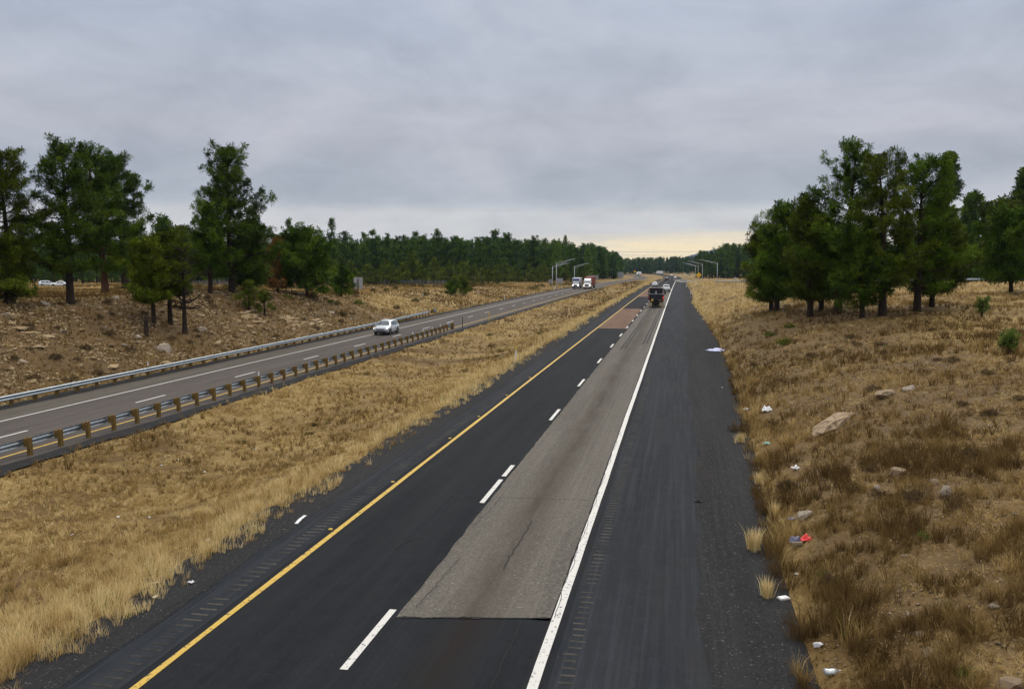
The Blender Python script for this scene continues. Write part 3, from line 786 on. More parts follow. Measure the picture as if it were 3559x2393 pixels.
# ---------------------------------------------------------------- wire fence and power lines
t = thing('wire_fence', 'long grey wire mesh fence at the foot of the left forest', 'fence', (0, 0, 0))
g = NG('chain_link', .6, .4)
g.color((.10, .115, .13)); tr = g.t.nodes.new('ShaderNodeBsdfTransparent'); mx = g.t.nodes.new('ShaderNodeMixShader')
w1 = g.t.nodes.new('ShaderNodeTexWave'); w1.bands_direction = 'DIAGONAL'; w1.inputs['Scale'].default_value = 6
g.t.links.new(g.pos, w1.inputs[0]); g.put(mx.inputs[0], g.rng(w1.outputs['Fac'], .2, .9, .35, .75))
g.t.links.new(tr.outputs[0], mx.inputs[1]); g.t.links.new(g.b.outputs[0], mx.inputs[2]); g.t.links.new(mx.outputs[0], g.out.inputs[0])
fa, fb = Vector((-150, 226)), Vector((-78, 292)); n = 34; m = MB(); pm = None
for i in range(n + 1):
    p = fa.lerp(fb, i / n); z = Z(p.x, p.y)
    if i < n:
        p2 = fa.lerp(fb, (i + 1) / n); z2 = Z(p2.x, p2.y)
        m.add([(p.x, p.y, z), (p2.x, p2.y, z2), (p2.x, p2.y, z2 + 1.75), (p.x, p.y, z + 1.75)], [(0, 1, 2, 3)])
    if not pm: o = MB().tube([(0, 0, -.3), (0, 0, 1.85)], .05, 6).build('post', M['steel'], t); pm = o.data
    else: o = link('post', pm, t)
    o.location = (p.x, p.y, z)
m.build('mesh', g.m, t)
for k, (z, lab) in enumerate(((17.7, 'topmost power line over the far woods'), (17.0, 'second power line from the top over the far woods'), (14.4, 'third power line over the far woods'), (13.2, 'lowest power line, just above the far treetops'))):
    m = MB(); m.tube([(-150 + 14 * i, 800 + 3 * i, z + .9 * (((i - 8) / 8) ** 2)) for i in range(17)], .045, 5)
    tag(m.build('power_line', M['darksteel']), lab, 'power line', 'power lines across the far gap')
for x, y in ((-150, 800), (74, 848)):
    t = thing('power_pole', 'timber pole carrying the power lines, ' + ('left end behind the forest' if x < 0 else 'right end behind the woods'), 'power pole', (x, y, Z(x, y)))
    zz = 19.2 - Z(x, y)
    MB().tube([(0, 0, -.5), (0, 0, zz)], [.25, .16], 8).build('pole', M['deadwood'], t)
    MB().box(-.1, .1, -2, 2, zz - .9, zz - .65).build('cross_arm', M['deadwood'], t); MB().box(-.1, .1, -2, 2, zz - 5.6, zz - 5.35).build('cross_arm', M['deadwood'], t)

# ---------------------------------------------------------------- vehicles (local +Y is forward)
def wheel(t, x, y, r, w, mat_rim='signgrey', name='wheel'):
    s = 1 if x > 0 else -1
    ty = MB(); prof = [(-w / 2, r * .62), (-w / 2, r * .93), (-w * .38, r), (w * .38, r), (w / 2, r * .93), (w / 2, r * .62)]
    ty.loft([[(x + px, y + pr * math.cos(a), r + pr * math.sin(a)) for px, pr in prof] for a in [2 * math.pi * k / 20 for k in range(21)]], caps=False)
    ty.disc((x, y, r), (1, 0, 0), r * .64, w * .7)
    tyre = ty.build(name, M['black'], t)
    rm = MB(); xo = x + s * w * .36
    rm.disc((xo, y, r), (1, 0, 0), r * .20, w * .22, 10)
    for k in range(5):
        a = 2 * math.pi * k / 5 + .3; b = a + .16
        rm.prism([(y + r * .15 * math.cos(a - .2), r + r * .15 * math.sin(a - .2)), (y + r * .62 * math.cos(a - .16), r + r * .62 * math.sin(a - .16)), (y + r * .62 * math.cos(b), r + r * .62 * math.sin(b)), (y + r * .15 * math.cos(b + .2), r + r * .15 * math.sin(b + .2))], xo - w * .08, xo + w * .08, 'yz')
    rm.loft([[(xo + dx, y + rr * math.cos(a), r + rr * math.sin(a)) for dx, rr in ((-.02, r * .6), (.03, r * .58), (.03, r * .66), (-.02, r * .68))] for a in [2 * math.pi * k / 20 for k in range(21)]], caps=False)
    rm.build('rim', M[mat_rim], tyre)
    return tyre

def half(st):
    y, zb, zs, zt, ws, wt = st
    wb = ws * .90; zm_ = zb + (zs - zb) * .45
    return [(wb, zb), (ws * .995, zb + .10), (ws * 1.0, zm_), (ws * .985, zs - .05), (ws * .945, zs), (wt, zt - .05 if zt - zs > .2 else zt - .015), (wt * .86, zt), (wt * .4, zt + .018)]
def ring(st):
    h_ = half(st); y = st[0]
    return [(x, y, z) for x, z in h_] + [(-x, y, z) for x, z in h_[::-1]]
def car(name, lab, cat, st, loc, rz, paint, glass=((-1.6, -.62), (-.52, .28), (.36, .95)), wsh=None, rwin=None, axles=(1.32, -1.32), r=.34, tail='reddark', head='signwhite', plate=True, cladding=True, rack=False, grille=True, group=None):
    t = thing(name, lab, cat, loc, rz, group)
    body = MB(); body.loft([ring(s) for s in st]); body.build('body', M[paint], t, True)
    ys = [s[0] for s in st]; ip = lambda y: [float(np.interp(y, ys, [s[k] for s in st])) for k in range(6)]
    def side(y, f, sgn, off=.012):
        _, zb, zs, zt, ws, wt = ip(y)
        x0, z0 = ws * .945, zs; x1, z1 = wt, zt - .05
        return (sgn * (x0 + (x1 - x0) * f + off), y, z0 + (z1 - z0) * f + off * .4)
    W_ = max(s[4] for s in st)
    for sgn in (-1, 1):                                            # side windows
        for a, b in glass:
            m = MB(); n = 5; yy = [a + (b - a) * i / n for i in range(n + 1)]
            m.loft([[side(y, .10, sgn, .004), side(y, .10, sgn, .016), side(y, .90, sgn, .016), side(y, .90, sgn, .004)] for y in yy]); m.build('side_window', M['glass'], t)
        for ya in axles:
            m = MB(); m.disc((sgn * (W_ - .07), ya, r + .02), (1, 0, 0), r * 1.16, .165, 22); m.build('wheel_arch', M['darkplastic'], t)
            wheel(t, sgn * (W_ - .095), ya, r, .24)
        # doors: seams and handles
        m = MB()
        for yd in (glass[1][0] - .05 if len(glass) > 1 else 0, (glass[-1][1] - .1)):
            _, zb, zs, zt, ws, wt = ip(yd); m.box(min(sgn * ws * .97, sgn * ws * 1.006), max(sgn * ws * .97, sgn * ws * 1.006), yd - .008, yd + .008, zb + .16, zs - .04)
        m.build('door_seam', M['darkplastic'], t)
        for yd in ((glass[0][1] - .25), (glass[1][1] - .25) if len(glass) > 1 else .3):
            _, zb, zs, zt, ws, wt = ip(yd); m = MB(); m.box(min(sgn * ws * .98, sgn * (ws + .02)), max(sgn * ws * .98, sgn * (ws + .02)), yd - .09, yd + .09, zs - .16, zs - .12); m.build('door_handle', M[paint], t)
        ym = glass[-1][1] - .02; _, zb, zs, zt, ws, wt = ip(ym)
        m = MB(); m.box(min(sgn * ws * .93, sgn * (ws + .17)), max(sgn * ws * .93, sgn * (ws + .17)), ym - .07, ym + .07, zs + .02, zs + .17, tx=.02, ty=.02); m.build('mirror', M[paint if name != 'pickup_truck' else 'darkplastic'], t)
        yf = ys[-1]; _, zb, zs, zt, ws, wt = ip(yf - .10)
        m = MB(); m.loft([[(sgn * ws * f, y_, z_) for f, z_ in ((.62, zs - .17), (.98, zs - .10), (.97, zs + .01), (.62, zs - .04))] for y_ in (yf - .28, yf - .02)]); m.build('headlight', M[head], t)
        yr = ys[0]; _, zb, zs, zt, ws, wt = ip(yr + .06)
        m = MB(); m.box(min(sgn * ws * .70, sgn * ws * 1.0), max(sgn * ws * .70, sgn * ws * 1.0), yr - .015, yr + .12, zs - .22, zs - .03, tx=.02); m.build('tail_lamp', M[tail], t)
        if cladding:
            m = MB(); m.box(min(sgn * W_ * .95, sgn * (W_ + .008)), max(sgn * W_ * .95, sgn * (W_ + .008)), axles[1] + r * 1.1, axles[0] - r * 1.1, ip(0)[1] - .03, ip(0)[1] + .10); m.build('sill_cladding', M['darkplastic'], t)
        if rack:
            m = MB(); m.tube([(sgn * .52, -1.5, ip(-1.5)[3] + .0), (sgn * .54, -1.3, ip(-1.3)[3] + .06), (sgn * .54, .0, ip(0)[3] + .06), (sgn * .52, .25, ip(.25)[3])], .022, 6); m.build('roof_rail', M['signgrey'], t)
    if wsh:                                                         # windscreen and rear window: panes lying on the body
        for nm, (ya, yb, fa, fb) in (('windshield', wsh),) + ((('rear_window', rwin),) if rwin else ()):
            m = MB(); rr = []
            sg = 1 if nm == 'windshield' else -1
            for i in range(5):
                y = ya + (yb - ya) * i / 4; _, zb, zs, zt, ws, wt = ip(y); w = wt * (fa + (fb - fa) * i / 4)
                rr.append([(-w, y + sg * .01, zt + .004), (-w * .5, y + sg * .012, zt + .028), (0, y + sg * .012, zt + .032), (w * .5, y + sg * .012, zt + .028), (w, y + sg * .01, zt + .004), (w, y, zt - .02), (-w, y, zt - .02)])
            m.loft(rr); m.build(nm, M['glass'], t, True)
    yf = ys[-1]; _, zb, zs, zt, ws, wt = ip(yf)
    if grille:
        m = MB(); m.box(-.50, .50, yf - .08, yf + .018, zs - .19, zs - .06, tx=-.04); m.build('grille', M['darkplastic'], t)
        m = MB(); m.box(-.66, .66, yf - .14, yf + .022, zb - .16, zb + .12, tx=-.05); m.build('lower_bumper', M['darkplastic'], t)
        for sgn in (-1, 1):
            m = MB(); m.prism([(sgn * .60, zb + .02), (sgn * .84, zb + .0), (sgn * .86, zb + .20), (sgn * .68, zb + .22)], yf - .22, yf - .005); m.build('fog_lamp_recess', M['darkplastic'], t)
    yr = ys[0]; _, zb, zs, zt, ws, wt = ip(yr)
    m = MB(); m.box(-ws * .96, ws * .96, yr - .035, yr + .14, zb - .08, zb + .17, bev=.03); m.build('rear_bumper', M['darkplastic' if cladding else paint], t)
    if plate:
        m = MB(); m.box(-.16, .16, yr - .05, yr - .03, zb + .22, zb + .35); m.build('number_plate', M['plate'], t)
    return t
SUV = [(-2.22, .44, .98, 1.03, .78, .66), (-2.12, .36, 1.02, 1.26, .86, .66), (-1.82, .30, 1.04, 1.55, .91, .60), (-.9, .27, 1.01, 1.645, .93, .63), (.05, .27, .98, 1.635, .93, .63), (.42, .27, .97, 1.56, .93, .62),
       (1.12, .27, .96, 1.07, .92, .74), (1.75, .29, .90, .985, .91, .70), (2.08, .33, .86, .94, .88, .66), (2.22, .40, .80, .86, .80, .58)]
SEDAN = [(-2.35, .42, .86, .92, .74, .60), (-2.2, .34, .92, 1.00, .82, .62), (-1.55, .28, .92, 1.06, .88, .64), (-.95, .25, .90, 1.38, .89, .56), (-.3, .24, .88, 1.45, .90, .58), (.35, .24, .86, 1.38, .90, .57),
         (1.05, .25, .84, .94, .89, .66), (1.75, .27, .78, .84, .86, .62), (2.15, .32, .70, .76, .80, .56), (2.3, .40, .60, .64, .70, .48)]
def lane(x, y, road='M'):
    return (x + float(sM(y) if road == 'M' else sL(y)), y, float(zm(y)) - (.7 if road == 'L' else 0) + .012)
car('suv', 'silver white SUV with lit headlights driving towards the camera beside the median guardrail', 'car', SUV, lane(-34.15, 98.4, 'L'), math.pi, 'silver', wsh=(.44, 1.08, .90, .93), rwin=(-1.86, -2.10, .86, .92), axles=(1.36, -1.31), r=.36, head='headlight', rack=True)
car('hatchback', 'white hatchback seen from behind in the left lane beyond the tipper truck', 'car', SUV, lane(-8.35, 292), 0, 'whitepaint', wsh=(.44, 1.08, .90, .93), rwin=(-1.86, -2.10, .86, .92), cladding=True)
car('suv', 'dark maroon SUV driving away in the left lane far ahead', 'car', [(a, b, c * 1.08, d * 1.12, e_ * 1.05, f_ * 1.05) for a, b, c, d, e_, f_ in SUV], lane(-6.9, 444), 0, 'maroon', wsh=(.44, 1.08, .90, .93), rwin=(-1.86, -2.10, .86, .92), tail='maroon')
car('car', 'small grey car driving away far ahead in the right lane near the merge', 'car', SEDAN, lane(-3.3, 535), 0, 'greybox', glass=((-1.1, -.35), (-.27, .5)), wsh=(.4, 1.0, .9, .92), rwin=(-1.0, -1.5, .9, .92), cladding=True)
car('car', 'tiny white van driving away just beyond the grey car near the merge', 'van', [(a, b, c * 1.05, d * 1.15, e_, f_ * 1.1) for a, b, c, d, e_, f_ in SUV], lane(-4.2, 715), 0, 'whitepaint', wsh=(.44, 1.08, .90, .93), rwin=(-1.86, -2.10, .86, .92))
car('parked_car', 'white sedan parked in the meadow behind the leftmost pines', 'car', SEDAN, (-156.5, 198, Z(-156.5, 198)), R(118), 'whitepaint', glass=((-1.1, -.35), (-.27, .5)), wsh=(.4, 1.0, .9, .92), rwin=(-1.0, -1.5, .9, .92))
car('parked_car', 'silver car with dark windows parked behind the white sedan in the meadow', 'car', SUV, (-168.0, 208.0, Z(-168.0, 208.0)), R(-50), 'silver', wsh=(.44, 1.08, .90, .93), rwin=(-1.86, -2.10, .86, .92), head='signwhite')
# white pickup
PICK = [(-2.95, .55, 1.10, 1.16, .88, .84), (-2.85, .50, 1.16, 1.24, .98, .92), (-1.0, .48, 1.16, 1.24, 1.0, .94), (-.94, .48, 1.16, 1.55, 1.0, .78), (-.86, .48, 1.16, 1.90, 1.0, .70), (.1, .47, 1.15, 1.95, 1.0, .72), (.75, .47, 1.15, 1.86, 1.0, .70),
        (1.35, .47, 1.14, 1.28, .99, .82), (2.2, .48, 1.10, 1.20, .98, .80), (2.75, .52, 1.0, 1.08, .94, .74), (2.9, .6, .85, .92, .86, .66)]
pk = car('pickup_truck', 'white pickup truck with black rear bumper driving ahead of the tipper truck', 'pickup truck', PICK, lane(-3.72, 236), 0, 'whitepaint', glass=((-.75, -.05), (.03, .85)), wsh=(.76, 1.3, .92, .92), axles=(1.85, -1.75), r=.41, tail='reddark', plate=False)
MB().box(-.66, .66, -.955, -.90, 1.30, 1.80, tx=.06, ty=0).build('rear_window', M['glass'], pk)
MB().box(-.86, .86, -3.02, -2.96, .78, 1.20, bev=.02).build('tailgate', M['whitepaint'], pk)
MB().box(-.96, .96, -3.12, -2.93, .36, .76, bev=.03).build('step_bumper', M['black'], pk)
MB().box(-.20, .30, -3.14, -3.121, .46, .64).build('number_plate', M['plate'], pk)
MB().box(-.9, .9, -2.85, -1.05, 1.18, 1.26).build('bed_cover', M['darkplastic'], pk)

# tipper lorry seen from behind
t = thing('dump_truck', 'red tipper truck with black body and tan mudflaps, seen from behind', 'dump truck', lane(-4.12, 151.5), 0)
for x in (-.92, -.62, .62, .92):
    for y in (.75, 2.05): wheel(t, x, y, .52, .28, 'darksteel')
for x in (-1.0, 1.0): wheel(t, x, 5.9, .52, .3, 'signgrey')
MB().box(-.45, .45, .2, 6.9, .72, .98).box(-1.12, 1.12, .10, .24, .98, 1.16, bev=.02).build('chassis', M['darksteel'], t)
MB().disc((0, .75, .55), (1, 0, 0), .22, .5, 14).tube([(-.9, .75, .54), (.9, .75, .54)], .1, 10).tube([(-.9, 2.05, .54), (.9, 2.05, .54)], .1, 10).box(-.35, -.1, .45, .6, .3, .5).box(.12, .4, .4, .52, .25, .42).build('axle', M['darksteel'], t)
for x0, x1 in ((-1.22, -.64), (.62, 1.24)):
    MB().loft([[(x0, -.05, .95), (x1, -.05, .95), (x1, -.02, .95), (x0, -.02, .95)], [(x0 + .01, -.11, .55), (x1 - .01, -.10, .55), (x1 - .01, -.07, .55), (x0 + .01, -.08, .55)], [(x0 + .01, -.13, .17), (x1 - .01, -.12, .17), (x1 - .01, -.09, .17), (x0 + .01, -.10, .17)]]).build('mudflap', M['mudflap'], t)
body = MB()                                                          # tipping body: sloped floor, ribs on the sides
body.loft([[(-1.12, y, 1.22), (1.12, y, 1.22), (1.18, y, 1.6), (1.18, y, 2.30), (-1.18, y, 2.30), (-1.18, y, 1.6)] for y in (.02, 5.0)])
for k in range(7):
    for s_ in (-1, 1): body.box(min(s_ * 1.17, s_ * 1.25), max(s_ * 1.17, s_ * 1.25), .3 + k * .72, .42 + k * .72, 1.3, 2.3)
body.build('tipper_body', M['navy'], t)
tg = MB().box(-1.10, 1.10, -.06, .015, 1.28, 2.26, bev=.02)
for x in (-.7, 0, .7): tg.box(x - .05, x + .05, -.11, -.06, 1.3, 2.24)
tg.build('tailgate', M['navy'], t)
MB().box(-1.26, 1.26, -.10, .10, 2.30, 2.37, bev=.015).build('body_lip', M['signgrey'], t)
hp = MB().loft([[(-1.05, y, 2.38), (1.05, y, 2.38), (1.12, y, 3.02), (1.20, y, 3.10), (1.20, y, 3.26), (-1.20, y, 3.26), (-1.20, y, 3.10), (-1.12, y, 3.02)] for y in (.05, 4.9)])
hp.build('side_boards', M['black'], t)
MB().box(-1.22, 1.22, .0, 5.0, 3.262, 3.34, bev=.03).box(-1.10, 1.0, -.04, .3, 3.345, 3.42, bev=.02).build('tarp_roll', M['maroon'], t)
MB().box(-.16, .14, -.03, .045, 2.40, 2.86, tx=.04).build('latch_plate', M['signgrey'], t)
for s_ in (-1, 1):
    c = MB().box(min(s_ * 1.12, s_ * 1.30), max(s_ * 1.12, s_ * 1.30), -.08, .30, 1.20, 2.24, bev=.02).build('corner_post', M['redpaint'], t)
    MB().box(min(s_ * 1.16, s_ * 1.27), max(s_ * 1.16, s_ * 1.27), -.11, -.082, 1.58, 1.84, bev=.01).build('tail_lamp', M['taillight' if s_ > 0 else 'reddark'], c)
    MB().box(min(s_ * 1.06, s_ * 1.24), max(s_ * 1.06, s_ * 1.24), .05, .2, 2.38, 2.62, tx=.05).build('hinge_arm', M['signgrey'], t)
    MB().tube([(s_ * 1.2, 6.2, 2.2), (s_ * 1.45, 6.15, 2.25), (s_ * 1.45, 6.15, 2.75)], .03, 6).box(min(s_ * 1.33, s_ * 1.55), max(s_ * 1.33, s_ * 1.55), 6.06, 6.2, 2.0, 2.72, bev=.03).build('mirror', M['darkplastic'], t)
MB().box(-.80, -.44, -.135, -.115, 1.14, 1.50, bev=.01).build('warning_plate', M['postyellow'], t)
MB().box(.42, .98, -.13, -.112, 1.24, 1.36).build('number_plate', M['mudflap'], t)
MB().loft([[(-1.18, y, .7), (1.18, y, .7), (1.2, y, 1.6), (1.12, y, zt - .1), (.95, y, zt), (-.95, y, zt), (-1.12, y, zt - .1), (-1.2, y, 1.6)] for y, zt in ((5.1, 2.75), (5.6, 2.95), (6.4, 2.9), (6.75, 2.2))]).loft([[(-1.0, y, .7), (1.0, y, .7), (1.0, y, zt - .15), (.8, y, zt), (-.8, y, zt), (-1.0, y, zt - .15)] for y, zt in ((6.7, 2.1), (7.7, 1.95), (8.2, 1.7))]).build('cab', M['redpaint'], t)
MB().box(-.9, .9, 5.06, 5.10, 2.0, 2.6).build('rear_window', M['glass'], t)
MB().tube([(.95, 5.0, 1.2), (.95, 5.0, 3.3)], .07, 8).build('exhaust_stack', M['chrome'], t)

# two lorries side by side, coming this way
def lorry_front(t, cabw, paint, hood, roof, y0, head, gr='darksteel'):
    """bonneted cab whose nose is at y0; local +Y forward"""
    w = cabw / 2
    MB().loft([[(-w * .96, y, .95), (w * .96, y, .95), (w, y, 1.7), (w * .93, y, zt - .12), (w * .80, y, zt), (-w * .80, y, zt), (-w * .93, y, zt - .12), (-w, y, 1.7)] for y, zt in ((y0 - 3.3, roof), (y0 - 2.2, roof), (y0 - 1.75, roof - .12), (y0 - 1.35, hood + .12))]).build('cab', M[paint], t, False)
    MB().loft([[(-w * .92 * k, y, .95), (w * .92 * k, y, .95), (w * .90 * k, y, zt - .25), (w * .66 * k, y, zt), (-w * .66 * k, y, zt), (-w * .90 * k, y, zt - .25)] for y, zt, k in ((y0 - 1.45, hood + .06, 1), (y0 - .7, hood - .05, .95), (y0 - .12, hood - .25, .86), (y0, hood - .5, .80))]).build('bonnet', M[paint], t)
    m = MB(); a = (y0 - 1.37, hood + .16); b = (y0 - 1.77, roof - .22)
    m.loft([[(-w * .86, a[0] + .03, a[1]), (w * .86, a[0] + .03, a[1]), (w * .80, b[0] + .03, b[1]), (-w * .80, b[0] + .03, b[1])], [(-w * .86, a[0] - .02, a[1] - .02), (w * .86, a[0] - .02, a[1] - .02), (w * .80, b[0] - .02, b[1] - .02), (-w * .80, b[0] - .02, b[1] - .02)]]); m.build('windshield', M['glass'], t)
    MB().loft([[(-w * .50, y0 - .05, 1.0), (w * .50, y0 - .05, 1.0), (w * .55, y0 - .10, hood - .36), (-w * .55, y0 - .10, hood - .36)], [(-w * .50, y0 + .035, 1.0), (w * .50, y0 + .035, 1.0), (w * .53, y0 + .025, hood - .40), (-w * .53, y0 + .025, hood - .40)]]).build('grille', M[gr], t)
    MB().box(-w * .98, w * .98, y0 - .2, y0 + .12, .42, .92, bev=.06).build('bumper', M['chrome' if head == 'headwarm' else 'navy'], t)
    for s_ in (-1, 1):
        MB().loft([[(s_ * w * (.70 + dx), y0 - .30 + dy, z) for dx, z in ((0, .98), (.24, 1.0), (.26, 1.32), (.02, 1.38))] for dy in (0, .33)]).build('headlight', M[head], t)
        MB().loft([[(s_ * (w * .66), y, .9), (s_ * w * 1.02, y, .9), (s_ * w * 1.02, y, z), (s_ * w * .66, y, z + .1)] for y, z in ((y0 - 1.5, 1.05), (y0 - 1.1, 1.45), (y0 - .6, 1.42), (y0 - .25, 1.15))]).build('fender', M[paint], t)
        MB().tube([(s_ * w * .95, y0 - 1.7, 1.7), (s_ * (w + .30), y0 - 1.6, 1.75)], .025, 5).box(min(s_ * (w + .18), s_ * (w + .40)), max(s_ * (w + .18), s_ * (w + .40)), y0 - 1.72, y0 - 1.58, 1.55, 2.15, bev=.03).build('mirror', M['darkplastic'], t)
        m = MB(); m.box(min(s_ * w * .93, s_ * (w + .012)), max(s_ * w * .93, s_ * (w + .012)), y0 - 2.6, y0 - 1.75, 1.72, 2.25); m.build('side_window', M['glass'], t)
        wheel(t, s_ * (w - .16), y0 - .95, .50, .28, 'signgrey')
p = lane(-34.3, 292.0, 'L')
t = thing('box_truck', 'oncoming white box truck with a blue header panel over its cab', 'truck', p, math.pi)
lorry_front(t, 2.05, 'whitepaint', 1.75, 2.62, 3.6, 'headlight')
MB().box(-1.22, 1.22, -5.6, 1.35, .95, 3.62, bev=.05).build('cargo_box', M['greybox'], t)
MB().box(-1.16, 1.16, 1.34, 2.1, 2.72, 3.60, bev=.06).build('cab_overhang', M['greybox'], t)
MB().box(-.98, .98, 2.095, 2.13, 2.80, 3.32, bev=.02).build('header_panel', M['blue'], t)
MB().box(-.72, .70, 2.131, 2.14, 3.0, 3.16, bev=.005).build('header_lettering', M['lightblue'], t)
for x in (-.98, .98): wheel(t, x, -3.6, .5, .5, 'signgrey')
MB().box(-.5, .5, -5.4, 1.4, .60, .93).box(-1.2, 1.2, -5.75, -5.6, .45, .62).build('chassis', M['darksteel'], t)
MB().box(-.2, .2, 3.72, 3.75, .5, .64).build('number_plate', M['plate'], t)
p = lane(-30.35, 292.5, 'L')
t = thing('semi_truck', 'white semi truck pulling a faded red container, coming this way next to the median', 'truck', p, math.pi)
lorry_front(t, 2.3, 'whitepaint', 1.95, 3.15, 5.6, 'headwarm', 'maroon')
MB().loft([[(-1.12, y, 2.6), (1.12, y, 2.6), (1.05, y, zt), (-1.05, y, zt)] for y, zt in ((1.5, 3.45), (2.6, 3.42), (3.5, 3.16))]).box(-1.14, 1.14, 1.45, 2.35, .95, 3.0, bev=.05).build('sleeper_fairing', M['whitepaint'], t)
cb = MB().box(-1.26, 1.26, -11.2, .9, 1.22, 3.98, bev=.03)
for k in range(30):
    for s_ in (-1, 1): cb.box(min(s_ * 1.25, s_ * 1.29), max(s_ * 1.25, s_ * 1.29), -11.0 + k * .4, -10.8 + k * .4, 1.35, 3.88)
cb.build('container', M['redbox'], t)
MB().box(-1.24, 1.24, -11.2, .9, 1.08, 1.21).box(-.5, .5, -11, 4.6, .75, 1.07).build('chassis', M['darksteel'], t)
for y in (2.3, 1.0, -8.6, -9.9):
    for x in (-1.0, 1.0): wheel(t, x, y, .5, .5, 'signgrey')
for x in (-1.18, 1.18): MB().tube([(x, 2.2, .75), (x, 3.3, .75)], .3, 10).build('fuel_tank', M['chrome'], t)
# far ones on the bend
yy = 890; p = lane(-31.5, yy, 'L'); hd_ = math.pi + math.atan2(float(sL(yy + 5) - sL(yy - 5)), 10) * -1 - .25
t = thing('semi_truck', 'far white lorry with dark teal cab on the left bend under a yellow sign', 'truck', p, hd_)
lorry_front(t, 2.3, 'whitepaint', 1.95, 3.1, 5.2, 'signwhite', 'teal')
MB().box(-1.28, 1.28, -11.2, 1.2, 1.15, 4.05, bev=.05).build('trailer', M['whitepaint'], t)
MB().box(-1.2, 1.2, -11, 3, .8, 1.12).box(-1.30, -1.2, 1.3, 4.4, .8, 3.0).box(1.2, 1.30, 1.3, 4.4, .8, 3.0).build('chassis', M['teal'], t)
for y in (2.3, 1.0, -8.6, -9.9):
    for x in (-1.0, 1.0): wheel(t, x, y, .5, .5, 'signgrey')
yy = 985; p = lane(-5.5, yy); t = thing('box_trailer_truck', 'far white trailer truck driving away round the bend ahead', 'truck', p, math.atan2(-float(sM(yy + 5) - sM(yy - 5)), 10) + .3)
MB().box(-1.3, 1.3, -8, 6, 1.1, 4.1, bev=.1).build('trailer', M['whitepaint'], t)
MB().box(-1.2, 1.2, -7.9, 9.0, .7, 1.08).build('chassis', M['darksteel'], t)
MB().loft([[(-1.15, y, .9), (1.15, y, .9), (1.15, y, z), (-1.15, y, z)] for y, z in ((6.5, 3.2), (8.2, 3.1), (8.5, 2.0), (9.8, 1.8))]).build('cab', M['greybox'], t)
for y in (-6.5, -5.2, 7.0, 9.0):
    for x in (-1.0, 1.0): wheel(t, x, y, .5, .5, 'signgrey')

# ---------------------------------------------------------------- pines
def unit(v): return v / np.maximum(np.linalg.norm(v, axis=-1, keepdims=True), 1e-9)
def tubes_np(paths, n=4):
    """paths: list of (points k x 3, radii k) -> verts, quads"""
    V = []; F = []; base = 0
    for P, r in paths:
        P = np.asarray(P, float); k = len(P); d = unit(np.gradient(P, axis=0))
        ref = np.where(np.abs(d[:, 2:3]) > .95, np.array([[1., 0, 0]]), np.array([[0, 0, 1.]]))
        a = unit(np.cross(d, ref)); b = np.cross(d, a)
        t = np.arange(n) * 2 * np.pi / n
        ringv = P[:, None] + (a[:, None] * np.cos(t)[None, :, None] + b[:, None] * np.sin(t)[None, :, None]) * np.asarray(r)[:, None, None]
        V.append(ringv.reshape(-1, 3))
        i, j = np.meshgrid(np.arange(k - 1), np.arange(n), indexing='ij')
        q = np.stack([i * n + j, i * n + (j + 1) % n, (i + 1) * n + (j + 1) % n, (i + 1) * n + j], -1).reshape(-1, 4) + base
        F.append(q); base += k * n
    return np.concatenate(V), np.concatenate(F)
def sprays(P, D, size, tint, k, rg, spread=.75, width=.16):
    """needle sprays: k slim triangles fanning out from each twig tip"""
    n = len(P)
    d = unit(D[:, None] * (1 - spread * .5) + rg.normal(0, spread, (n, k, 3)))
    L = (size[:, None] * rg.uniform(.7, 1.2, (n, k)))[..., None]
    up = unit(D[:, None] * .55 + np.array([0, 0, .8]) + rg.normal(0, .38, (n, k, 3)))        # needle faces turned up and outward, shaping in lit tops and dark undersides
    side = unit(np.cross(d, up)) * L * width
    p0 = P[:, None] + d * L * .08
    tip = P[:, None] + d * L
    V = np.stack([p0, tip + side, tip - side], 2).reshape(-1, 3)
    F = np.arange(n * k * 3).reshape(-1, 3)
    T = np.repeat(tint, k * 3) + np.repeat(rg.normal(0, .05, n * k), 3)
    return V, F, np.clip(T, 0, 1)
